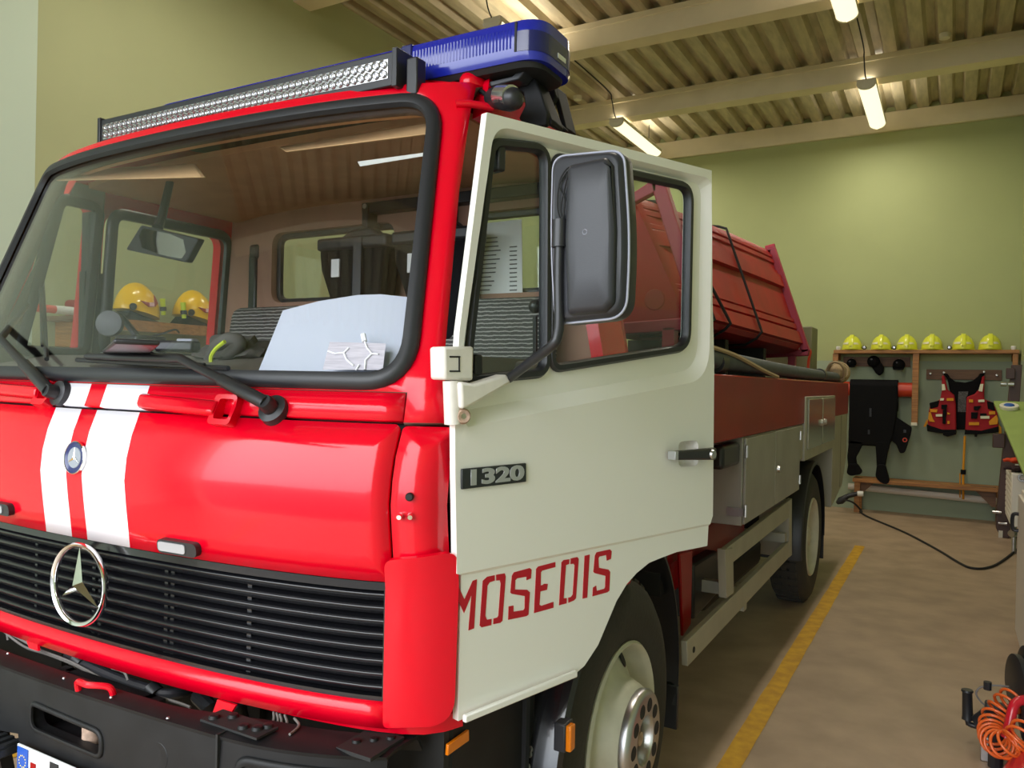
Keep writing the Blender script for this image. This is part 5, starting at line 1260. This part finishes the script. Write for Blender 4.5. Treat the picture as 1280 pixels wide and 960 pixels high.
# six lime helmets
def lime_helmet(px, i, lab):
    c = by(px, 436, 10.31); c.z = SZ2; t = thing('lime_helmet', lab, 'helmet', c, 'lime fire helmets on the back wall shelf')
    bm = NB(); dome(bm, c, .126, .15, .182, .015, 32, 10, crest=.02, ax='x'); link('shell', bm, M_HVIS, t, smooth=40)
    link('brim', lathe(NB(), [(.112, .045), (.128, .018), (.138, .006), (.132, .001), (.10, .004)], c, (0, 0, 1), 36), M_HVIS, t, smooth=50)
    bm = NB(); n = 12; prev = None
    for k in range(n + 1):
        a = PI * .06 + PI * .8 * k / n; row = [bm.verts.new(c + V((x, -.152 * math.cos(a), .014 + .186 * math.sin(a) + h))) for x, h in ((-.022, 0), (-.016, .003), (.016, .003), (.022, 0))]
        if prev:
            for j in range(3): bm.faces.new((prev[j], row[j], row[j + 1], prev[j + 1]))
        prev = row
    link('crest', bm, M_HVIS, t, flip=True, solid=.01)
    for s in (-1, 1):
        bm = NB(); prev = None
        for k in range(7):
            a = s * (.3 + .85 * k / 6); rr = 1.015
            row = [bm.verts.new(c + V((.118 * rr * math.sin(a) * q_, -.15 * rr * math.cos(a) * q_, zz))) for zz, q_ in ((.075, .965), (.10, .90))]
            if prev: bm.faces.new((prev[0], row[0], row[1], prev[1]))
            prev = row
        link('reflective_band', bm, M_REFL, t, flip=True, solid=.004)
    if i in (0, 1, 4):
        d = c + V((.155 if i < 2 else -.155, -.02, .035)); link('helmet_lamp', lathe(NB(), [(0, .03), (.02, .03), (.026, .02), (.026, -.03), (0, -.03)], d, (0, -1, 0), 16), M_PLASTIC, t)
        link('lamp_lens', lathe(NB(), [(0, .034), (.014, .033), (.018, .03)], d, (0, -1, 0), 14), M_LENS, t.children[-1])
        link('lamp_arm', tube(NB(), [d, c + V((.1 if i < 2 else -.1, 0, .03))], .010, 8), M_PLASTIC, t)
PXH = (1065, 1101.5, 1133.5, 1165, 1204, 1237.5)
LBL = ['lime fire helmet at the end of the back wall shelf nearest the truck', 'lime fire helmet second along the shelf from the truck, black lamp at each side', 'lime fire helmet standing just above the long wooden post', 'lime fire helmet third from the shelf end by the right wall', 'lime fire helmet second from the right wall, small round lamp on its left', 'lime fire helmet at the right wall end of the back wall shelf']
for i, px in enumerate(PXH): lime_helmet(px, i, LBL[i])
for px, l in ((1048, 'small white cup at the truck end of the helmet shelf'), (1267, 'small white cup at the right wall end of the helmet shelf')):
    c = by(px, 435, 10.24); o = link('cup', lathe(NB(), [(0, 0), (.022, 0), (.03, .02), (.03, .045), (.024, .05), (0, .05)], (c.x, c.y, SZ2), (0, 0, 1), 20), M_PAPER, smooth=40); tag(o, l, 'cup')
# orange-red pole under the caps, black diving suit draped over it
P0, P1 = by(1046, 480, 10.36), by(1141, 487.5, 10.36)
TB = link('hanging_pole', tube(NB(), [V((P0.x, 10.36, P1.z)), V((P1.x, 10.36, P1.z))], .095, 24), M_OTUBE, smooth=40); tag(TB, 'thick orange-red pole across the back wall with the black suit over it', 'pole')
bx('pole_arm', M_WOOD, TB, P1.x - .03, P1.x + .0, 10.42, YB - .002, P1.z - .06, P1.z + .02)
SU = thing('diving_suit', 'black diving suit draped over the orange-red pole, legs dangling to the bench', 'diving suit', (1.0, 10.3, .5))
def blob(name, pts, y0, y1, par, mat=M_BLACK, b=.03, r=.0):
    q = [(v.x, v.z) for v in [on(px, py, 'y', y0) for px, py in pts]]
    return link(name, prism(NB(), [(a, y0, c) for a, c in rnd(q, .03, 3)], (0, y1 - y0, 0)), mat, par, bevel=b, bseg=3, smooth=60)
zt_s = P1.z + .11
blob('torso', [(1062, 479), (1122, 481.5), (1122.5, 500), (1121, 520), (1116, 548), (1112, 556), (1096, 558), (1078, 557), (1060, 556), (1061, 520)], 10.20, 10.30, SU)
bm = NB(); a = on(1062, 479, 'y', 10.2).x; b = on(1122, 481, 'y', 10.2).x
bm2 = NB(); pr = [(10.20 + .0, zt_s - .06), (10.22, zt_s - .02), (10.28, zt_s + .012), (10.36, zt_s + .02), (10.44, zt_s - .0), (10.475, zt_s - .06), (10.48, zt_s - .4), (10.46, zt_s - .4), (10.46, zt_s - .08), (10.42, zt_s - .03), (10.36, zt_s - .008), (10.29, zt_s - .02), (10.25, zt_s - .06)]
prism(bm2, [(a, y, z) for y, z in pr], (b - a, 0, 0)); link('folded_back', bm2, M_BLACK, SU, smooth=50); bm.free()
blob('leg', [(1061, 550), (1079, 553), (1073, 566), (1069, 572), (1071, 583), (1060, 585), (1059, 570)], 10.2, 10.32, SU)
blob('leg', [(1094, 553), (1113, 552), (1109, 568), (1106, 584), (1096, 586), (1095, 566)], 10.19, 10.31, SU)
blob('boot', [(1060, 580), (1071, 580), (1077, 589), (1076, 593), (1063, 595), (1058, 592)], 10.12, 10.24, SU)
blob('boot', [(1096, 581), (1106, 581), (1112, 602), (1108, 606), (1100, 603), (1094, 596)], 10.10, 10.22, SU)
blob('arm', [(1118, 520), (1140, 534), (1138, 545), (1131, 566), (1125, 567), (1120, 555), (1113, 550), (1114, 530)], 10.22, 10.30, SU, b=.02)
p = on(1131, 550, 'y', 10.215); link('arm_patch', lathe(NB(), [(.016, 0), (.018, .004), (.028, .004), (.03, 0)], (p.x, 10.222, p.z), (0, -1, 0), 20), M_OTUBE, SU)
p = on(1131, 539, 'y', 10.215); bx('arm_tag', M_PLGREY, SU, p.x - .015, p.x + .015, 10.212, 10.224, p.z - .02, p.z + .02)
for px, py in ((1088, 513), (1088, 518), (1086, 540)): p = on(px, py, 'y', 10.198); bx('suit_seam', M_RUBBER, SU, p.x - .012, p.x + .012, 10.192, 10.202, p.z - .03, p.z + .03)
# life vest on the second hook board
LV = thing('life_vest', 'red and black life vest on the back wall hook board, yellow strap below', 'life vest', (2.05, 10.38, 1.05))
VY = 10.36
def z5(x, y): return (1140 + x * 130 / 960, 430 + y * 130 / 960)
def vb(name, pts, y0, y1, mat, b=.012, par=LV):
    q = [on(*z5(*p), 'y', y0) for p in pts]; return link(name, prism(NB(), [(v.x, y0, v.z) for v in q], (0, y1 - y0, 0)), mat, par, bevel=b, bseg=2, smooth=50)
vb('back_panel', [(285, 270), (330, 275), (350, 310), (400, 345), (490, 355), (560, 340), (610, 300), (625, 272), (672, 270), (640, 330), (620, 420), (560, 480), (560, 790), (360, 790), (370, 480), (345, 420), (330, 330)], VY + .02, VY + .09, M_BLACK)
vb('left_front', [(275, 290), (300, 290), (330, 420), (390, 470), (405, 560), (410, 800), (290, 815), (165, 790), (145, 730), (155, 620), (170, 560), (260, 510), (275, 430)], VY - .05, VY + .02, M_VEST, .025)
vb('right_front', [(648, 300), (672, 290), (668, 420), (668, 510), (750, 540), (790, 640), (800, 740), (795, 800), (640, 825), (490, 825), (500, 600), (505, 490), (580, 460), (625, 410)], VY - .05, VY + .02, M_VEST, .025)
for nm, pts in (('side_wing', [(160, 545), (255, 520), (240, 580), (170, 600)]), ('side_wing', [(690, 525), (752, 540), (770, 620), (700, 600)]), ('hem', [(135, 740), (185, 760), (280, 790), (410, 790), (408, 822), (270, 826), (140, 805)]), ('hem', [(488, 790), (640, 800), (800, 760), (802, 815), (640, 832), (484, 835)])):
    vb(nm, pts, VY - .058, VY - .03, M_BLACK, .008)
for pts in ([(275, 370), (300, 370), (312, 425), (276, 430)], [(630, 370), (660, 368), (650, 440), (612, 435)], [(262, 500), (295, 500), (293, 522), (258, 524)], [(612, 515), (668, 512), (670, 535), (612, 538)], [(220, 648), (280, 648), (280, 670), (220, 670)], [(632, 664), (715, 664), (715, 690), (632, 690)], [(300, 652), (316, 652), (314, 678), (300, 678)]):
    vb('reflective_patch', pts, VY - .075, VY - .05, M_REFL, .002)
for pts in ([(165, 600), (235, 605), (230, 632), (168, 628)], [(155, 628), (172, 630), (192, 690), (212, 720), (160, 715), (148, 690)], [(320, 500), (384, 500), (384, 525), (320, 525)], [(525, 512), (565, 512), (565, 540), (525, 540)], [(710, 622), (768, 620), (770, 650), (710, 652)], [(710, 715), (780, 655), (795, 690), (790, 740), (715, 748)], [(525, 722), (620, 722), (620, 750), (525, 750)], [(325, 630), (352, 640), (350, 650), (325, 650)], [(326, 710), (348, 710), (348, 738), (326, 738)]):
    vb('webbing', pts, VY - .068, VY - .048, M_YSTR, .002)
for pts in ([(270, 560), (325, 560), (318, 610), (270, 600)], [(285, 610), (320, 610), (310, 740), (280, 735)], [(570, 575), (640, 570), (620, 600), (600, 615), (570, 610)], [(545, 630), (610, 630), (600, 690), (545, 690)], [(630, 640), (690, 640), (690, 662), (630, 662)], [(282, 820), (410, 805), (408, 835), (330, 855), (290, 845)], [(575, 835), (605, 835), (598, 858), (580, 855)]):
    vb('buckle', pts, VY - .08, VY - .045, M_BLACK, .004)
vb('label_print', [(430, 440), (520, 438), (515, 475), (500, 490), (498, 628), (420, 628), (425, 500)], VY + .014, VY + .03, pm('grey_print', srgb(112, 112, 112), .8, col2=srgb(40, 40, 40), vscale=90, stretch=(1, 1, 3)), .001)
vb('side_strap', [(140, 690), (150, 720), (125, 765), (105, 765), (118, 735)], VY - .03, VY - .02, M_YSTR, .001)
vb('side_strap', [(800, 740), (825, 770), (826, 825), (800, 828)], VY - .03, VY - .02, M_YSTR, .001)
A = by(1206, 545, VY - .02); B = by(1204, 590, VY - .02); C2 = by(1204, 624, VY - .02); E2 = by(1200, 622, VY - .02)
st_ = link('hanging_strap', tube(NB(), [A, A.lerp(B, .5), B, C2], .014, 6), M_YSTR, LV); link('strap_loop', tube(NB(), [B, by(1200, 592, VY - .02), E2], .007, 6), M_YSTR, st_)
bm = NB(); box(bm, B.x - .03, B.x + .03, VY - .045, VY - .0, B.z - .03, B.z + .03); link('strap_buckle', bm, M_BLACK, st_, bevel=.006)
# bench along the wall
BN = thing('bench', 'low narrow pine bench against the back wall below the life vest', 'bench', (1.7, 10.25, 0))
A = by(1066, 592, 10.14); B = by(1247, 607, 10.14); zb_ = .455
bx('seat_plank', M_WOOD, BN, A.x, 2.55, 10.12, 10.36, zb_ - .05, zb_, bevel=.004)
bx('seat_plank', M_WOOD, BN, A.x, 2.55, 10.39, 10.48, zb_ - .05, zb_, bevel=.004)
lx = by(1071, 610, 10.16).x
for x in (lx - .03, 2.46): bx('leg', M_WOOD, BN, x, x + .07, 10.14, 10.18, 0, zb_ - .05, bevel=.003); bx('leg', M_WOOD, BN, x, x + .07, 10.43, 10.47, 0, zb_ - .05, bevel=.003)
g = [by(*p, 10.2) for p in ((1073, 599), (1097, 600), (1077, 617), (1073, 617))]; link('gusset', prism(NB(), g, (0, .03, 0)), M_WOODD, BN)
g = [by(*p, 10.2) for p in ((1213, 607), (1245, 609), (1245, 634), (1240, 634))]; link('gusset', prism(NB(), g, (0, .03, 0)), M_WOODD, BN)
# white pipe low on the wall
A = by(1060, 617, 10.43); B = by(1242, 638, 10.43)
PP = link('heating_pipe', tube(NB(), [V((A.x, 10.44, .305)), V((XR - .02, 10.44, .255))], .045, 16), M_RAD, smooth=40); tag(PP, 'white heating pipe running low along the back wall under the bench', 'pipe')
p = by(1240, 641, 10.38); link('pipe_union', lathe(NB(), [(0, .03), (.05, .03), (.055, -.03), (0, -.03)], (p.x, 10.44, .262), (1, 0, 0), 18), M_PLASTIC, PP)
# floor cable with its dark plug box beside the bench leg
q = [on(*p, 'z', .012) for p in ((1073, 638), (1085, 646), (1130, 665), (1170, 686), (1200, 704), (1215, 710), (1232, 710), (1250, 703), (1275, 684))]
o = link('floor_cable', tube(NB(), spline(q, 8), .011, 8), M_CORD); tag(o, 'black cable curving across the concrete floor from the bench to the radiator', 'cable')
PL = thing('cable_plug', 'black cable connector with a white end lying beside the bench leg behind the truck', 'connector', (.8, 10.1, 0))
A, B, C2 = by(1046, 629, 10.0), by(1060, 620, 10.02), by(1072, 617, 10.05); A.z = max(A.z, .035)
link('plug_body', tube(NB(), [A, A.lerp(B, .35), B, C2], [.02, .05, .03, .03], 10), M_PLASTIC, PL, smooth=40)
link('plug_end', tube(NB(), [C2, C2 + V((.07, 0, .005))], .035, 12), M_PAPER, PL)
link('plug_lead', tube(NB(), spline([A, by(1054, 625, 9.98), by(1066, 628, 10.0), V((.93, 10.06, .05)), V((.95, 10.02, .012))], 6), .012, 8), M_CORD, PL)

# ================================================================== right wall
# brown steel post with a clamp
pa, pb = on(1250, 672, 'z', 0), None
PYX = pa.y; PXc = pa.x + .01
PO = thing('brown_post', 'dark brown post with bolts standing by the right end of the bench', 'post', (PXc + .05, PYX, 0))
t0 = on(1249, 640, 'y', PYX); t1 = on(1266, 456, 'y', PYX)
bm = NB(); prism(bm, [(PXc - .05, PYX, .10), (PXc + .0, PYX, .0), (PXc + .08, PYX, .0), (PXc + .09, PYX, .2), (t1.x + .09, PYX, t1.z), (t1.x - .01, PYX, t1.z), (PXc - .055, PYX, .25)], (0, .09, 0)); link('post_body', bm, M_BSTEEL, PO, bevel=.006)
for px, py in ((1245, 640), (1252, 654)): p = on(px, py, 'y', PYX); link('post_bolt', tube(NB(), [p + V((-.03, -.01, 0)), p + V((.05, -.03, 0))], .016, 10), M_STEEL, PO)
p = on(1250, 671, 'y', PYX - .01); bx('post_foot', M_RIM, PO, p.x - .015, p.x + .025, PYX - .012, PYX, .0, .08)
p = on(1262, 467, 'y', PYX - .02); bx('post_block', M_BSTEEL, PO, p.x - .035, p.x + .05, PYX - .06, PYX, p.z - .06, p.z + .06, bevel=.006)
c = on(1259, 480, 'y', PYX - .05)
for dx in (-.035, .035): link('clamp', tube(NB(), [c + V((dx - .028, -.02, 0)), c + V((dx + .028, -.02, .0))], .026, 14), M_STEEL, PO, smooth=40)
p = on(1247, 553, 'y', PYX - .02); bx('post_block', M_BSTEEL, PO, p.x - .05, p.x + .07, PYX - .05, PYX + .01, p.z - .06, p.z + .10, bevel=.01)
# green tilted board
a = on(1242, 501, 'y', 9.05); b = on(1281, 594, 'y', 7.1)
GBp = [a, V((XR - .03, 9.05, a.z)), V((XR - .03, 7.1, b.z)), b]
nrm = (GBp[1] - GBp[0]).cross(GBp[3] - GBp[0]).normalized(); nrm = nrm if nrm.z < 0 else -nrm
o = link('green_board', prism(NB(), GBp, nrm * .03), M_GREEN, bevel=.003); tag(o, 'green sloping board along the right wall above the white radiator', 'board')
# blue-lidded roll on the far end of the board
k = .12; c = a.lerp(GBp[1], .42).lerp(b.lerp(GBp[2], .42), k); up = -nrm
DR = thing('tape_roll', 'white roll with a blue centre lying on the far end of the green board', 'roll', c)
link('roll_ring', lathe(NB(), [(.05, 0), (.085, 0), (.09, .01), (.09, .035), (.085, .04), (.055, .04), (.05, .03), (.05, 0)], c, up, 32), M_LAMPB, DR); link('roll_core', lathe(NB(), [(0, .05), (.04, .048), (.052, .035), (.052, .005), (0, .005)], c, up, 28), M_BLUEC, DR)
# radiator with valve pipe, gloves on top
RX = 2.50
a = on(1255.5, 592, 'x', RX); e = on(1265, 592, 'x', RX); lo_ = on(1265, 662, 'x', RX)
ry0, ry1 = e.y, a.y; rz1 = e.z; rz0 = lo_.z
RD = thing('radiator', 'white panel radiator on the right wall under the green board, orange gloves on it', 'radiator', (2.58, (ry0 + ry1) / 2, rz0))
bx('panel', M_RAD, RD, RX, XR - .045, ry0, ry1, rz0, rz1, bevel=.008)
for k in range(8):
    z = rz0 + .06 + k * (rz1 - rz0 - .12) / 7; bx('panel_groove', M_RAD, RD, RX - .004, RX + .002, ry0 + .05, ry1 - .05, z - .02, z + .02, bevel=.002)
p = on(1277, 597, 'y', ry0); link('valve_ring', lathe(NB(), [(.02, .0), (.028, .012), (.04, .012), (.044, 0)], V((2.59, ry0 - .004, p.z)), (0, -1, 0), 24), M_STEEL, RD)
link('valve_pipe', tube(NB(), [(2.53, ry0 + .04, rz0 + .02), (2.53, ry0 + .04, .0)], .022, 12), M_STEEL, RD); link('valve', lathe(NB(), [(0, .05), (.035, .05), (.04, .03), (.04, -.03), (0, -.04)], (2.53, ry0 + .04, rz0 - .07), (-.6, -1, 0), 16), M_STEEL, RD)
for y in (ry0 + .15, ry1 - .1): bx('wall_bracket', M_RAD, RD, XR - .05, XR - .003, y, y + .04, rz0 + .2, rz1 - .1)
def glove(px, py, py2, mat, lab, dz):
    t = thing('work_glove', lab, 'glove', (2.55, ry0 + .2, rz1), None)
    c = V((2.56, ry0 + .22 + dz * 1.6, rz1 + .036 + dz)); bm = NB(); bmesh.ops.create_icosphere(bm, subdivisions=3, radius=1)
    for v in bm.verts: d = v.co.copy(); v.co = c + V((d.x * .07, d.y * .10, d.z * .028 + .006 * math.sin(8 * d.y)))
    link('palm', bm, mat, t, smooth=60)
    for k in range(4): link('finger', tube(NB(), spline([c + V((-.055 + .012 * k, -.03 + .035 * k - .02, .0)), c + V((-.095 + .006 * k, -.05 + .035 * k, .004)), c + V((-.125 + .008 * k, -.05 + .036 * k, -.006))], 4), [.016] * 8 + [.010], 8), mat, t, smooth=60)
    link('thumb', tube(NB(), [c + V((0, -.08, 0)), c + V((-.03, -.12, .002)), c + V((-.06, -.13, -.003))], [.018, .016, .011], 8), mat, t, smooth=60)
glove(0, 0, 0, pm('orange_glove', srgb(222, 70, 24), .7), 'bright orange work glove on top of the radiator under the green board', .075)
glove(0, 0, 0, pm('dark_glove', srgb(46, 24, 26), .8), 'dark maroon work glove on the radiator top beneath the orange glove', .0)
# white cupboard at the picture edge
cx_ = on(1275, 640, 'y', 6.5)
a = on(1274.5, 612, 'x', 2.36); CP = thing('white_cupboard', 'white metal cupboard standing in front of the radiator at the right wall', 'cupboard', (2.55, a.y - .3, 0))
cy1 = a.y; bx('carcass', M_RAD, CP, 2.37, XR - .03, cy1 - .8, cy1, .0, a.z, bevel=.006)
bx('door', M_RAD, CP, 2.352, 2.37, cy1 - .79, cy1 - .01, .05, a.z - .03, bevel=.004)
link('door_pull', tube(NB(), spline([(2.352, cy1 - .10, .84), (2.32, cy1 - .10, .83), (2.32, cy1 - .10, .74), (2.352, cy1 - .10, .73)], 5), .012, 8), M_PLASTIC, CP.children[-1])
# compressor with its coiled orange hose on the floor
CO = thing('air_compressor', 'red air compressor with black grip standing on the floor at the right picture edge', 'compressor', (2.25, 2.6, 0))
base = on(1262, 1010, 'z', 0); CX, CY = 2.27, 2.95
TZ = on(1262, 934, 'y', 2.62).z - .14
link('tank', lathe(NB(), [(0, -.34), (.08, -.335), (.125, -.29), (.14, -.22), (.14, .22), (.125, .29), (.08, .335), (0, .34)], (CX + .03, CY - .33, TZ), (.25, 1, 0), 40), M_RTANK, CO, smooth=60)
def cy(px, py, y): return on(px, py, 'y', y)
link('carry_handle', tube(NB(), spline([cy(1257, 922, 2.75), cy(1262, 905, 2.76), cy(1266, 886, 2.78), cy(1271, 878, 2.8), cy(1280, 875, 2.82), cy(1300, 874, 2.9), cy(1308, 890, 2.9), cy(1306, 925, 2.9)], 5), .02, 12), M_RTANK, CO, smooth=60)
gq = [cy(1209, 862, 3.05), cy(1209.5, 899, 3.05)]
gp_ = link('grip_bar', tube(NB(), [gq[1] + V((0, 0, .0)), gq[1] + V((.004, 0, -.02)), cy(1214, 906, 3.05), cy(1221, 908, 3.05), cy(1240, 906, 3.0), cy(1262, 904, 2.95)], .013, 10), M_PLASTIC, CO, smooth=60)
link('grip', tube(NB(), [gq[0], gq[0].lerp(gq[1], .06), gq[0].lerp(gq[1], .1), gq[0].lerp(gq[1], .9), gq[1]], [.024, .026, .021, .023, .025], 14), M_RUBBER, gp_, smooth=50)
for px, py, r in ((1272, 855, .13), (1286, 842, .12)):
    c = cy(px, py, 3.0); link('motor_guard', lathe(NB(), [(0, -.02), (r * .8, -.02), (r, -.012), (r, .012), (r * .8, .02), (0, .02)], c, (1, .25, 0), 28), M_PLASTIC, CO, smooth=40)
c = cy(1282, 895, 2.95); bm = NB(); box(bm, c.x - .02, c.x + .24, 2.85, 3.1, c.z - .10, c.z + .10); link('motor', bm, M_PLGREY, CO, bevel=.03)
c = cy(1240, 905, 3.0); link('pump_head', tube(NB(), [c + V((-.06, 0, -.02)), c + V((-.03, 0, 0)), c + V((.06, 0, 0))], [.04, .06, .06], 14), M_RUBBER, CO, smooth=40)
c = cy(1250, 889, 3.02); bm = NB(); box(bm, c.x - .06, c.x + .06, 2.98, 3.06, c.z - .025, c.z + .03); link('gauge_block', bm, M_PLGREY, CO, bevel=.008)
wr = [cy(px, py, 3.04) for px, py in ((1272, 888), (1250, 887), (1232, 882), (1221, 870), (1222, 862), (1230, 858), (1250, 857), (1275, 861))]
link('wire_loop', tube(NB(), spline(wr, 6), .0045, 6), M_WIREG, CO); c = cy(1234.5, 857, 3.04); link('wire_cap', tube(NB(), [c + V((0, 0, -.018)), c + V((0, 0, .018))], .017, 10), M_RUBBER, CO)
for x in (CX - .12, CX + .16): link('tank_leg', tube(NB(), [(x, CY - .1, .2), (x, CY - .1, 0)], .03, 10), M_PLASTIC, CO)
c0 = cy(1236, 960, 2.9); link('front_leg', box(NB(), c0.x - .035, c0.x + .03, 2.88, 2.92, 0, c0.z + .14), M_STEEL, CO, bevel=.004)
HC = thing('coiled_air_hose', 'orange coiled air hose hanging over the red compressor', 'air hose', (2.2, 2.8, .2))
ax = [cy(px, py, y_) for px, py, y_ in ((1266, 874, 2.95), (1256, 882, 2.92), (1246, 893, 2.9), (1241, 906, 2.86), (1240, 918, 2.8), (1244, 927, 2.72), (1252, 931, 2.66), (1262, 930, 2.63), (1272, 924, 2.64), (1282, 914, 2.68))]
cl = spline(ax, 20); pts = []; turns = 13
for i, p in enumerate(cl):
    t = (cl[min(i + 1, len(cl) - 1)] - cl[max(i - 1, 0)]).normalized(); n1 = V((0, -1, 0)); n1 = (n1 - t * n1.dot(t)).normalized(); n2 = t.cross(n1); th = 2 * PI * turns * i / len(cl)
    pts.append(p + (n1 * math.cos(th) + n2 * math.sin(th)) * .052)
pts2 = spline(pts, 2); link('hose_coil', tube(NB(), pts2, .0065, 7), M_OHOSE, HC, smooth=80)

# ================================================================== light
w = bpy.data.worlds.new('sky'); scn.world = w; w.use_nodes = True; nt = w.node_tree; bg = nt.nodes['Background']
tc = nt.nodes.new('ShaderNodeTexCoord'); sx = nt.nodes.new('ShaderNodeSeparateXYZ'); nt.links.new(tc.outputs['Generated'], sx.inputs[0])
cr = nt.nodes.new('ShaderNodeValToRGB'); cr.color_ramp.elements[0].position = .0; cr.color_ramp.elements[0].color = (.55, .6, .66, 1); cr.color_ramp.elements[1].position = .6; cr.color_ramp.elements[1].color = (.95, .98, 1, 1)
nt.links.new(sx.outputs[2], cr.inputs[0]); nt.links.new(cr.outputs[0], bg.inputs[0]); bg.inputs[1].default_value = 8.6
pt = bpy.data.lights.new('door_daylight', 'AREA'); pt.shape = 'RECTANGLE'; pt.size = 5.45; pt.size_y = 4.6; pt.cycles.is_portal = True
po = bpy.data.objects.new('door_daylight', pt); COL.objects.link(po); po.location = (-.275, YF - .05, 2.3); po.rotation_euler = (R(90), 0, 0)
scn.view_settings.view_transform = 'Standard'; scn.view_settings.look = 'None'; scn.view_settings.gamma = 1; scn.view_settings.use_curve_mapping = False
scn.view_settings.exposure = 0.0
scn.cycles.use_denoising = True; scn.cycles.max_bounces = 10; scn.cycles.diffuse_bounces = 5; scn.cycles.glossy_bounces = 5; scn.cycles.transparent_max_bounces = 24; scn.cycles.sample_clamp_indirect = 6
scn.cycles.caustics_reflective = False; scn.cycles.caustics_refractive = False
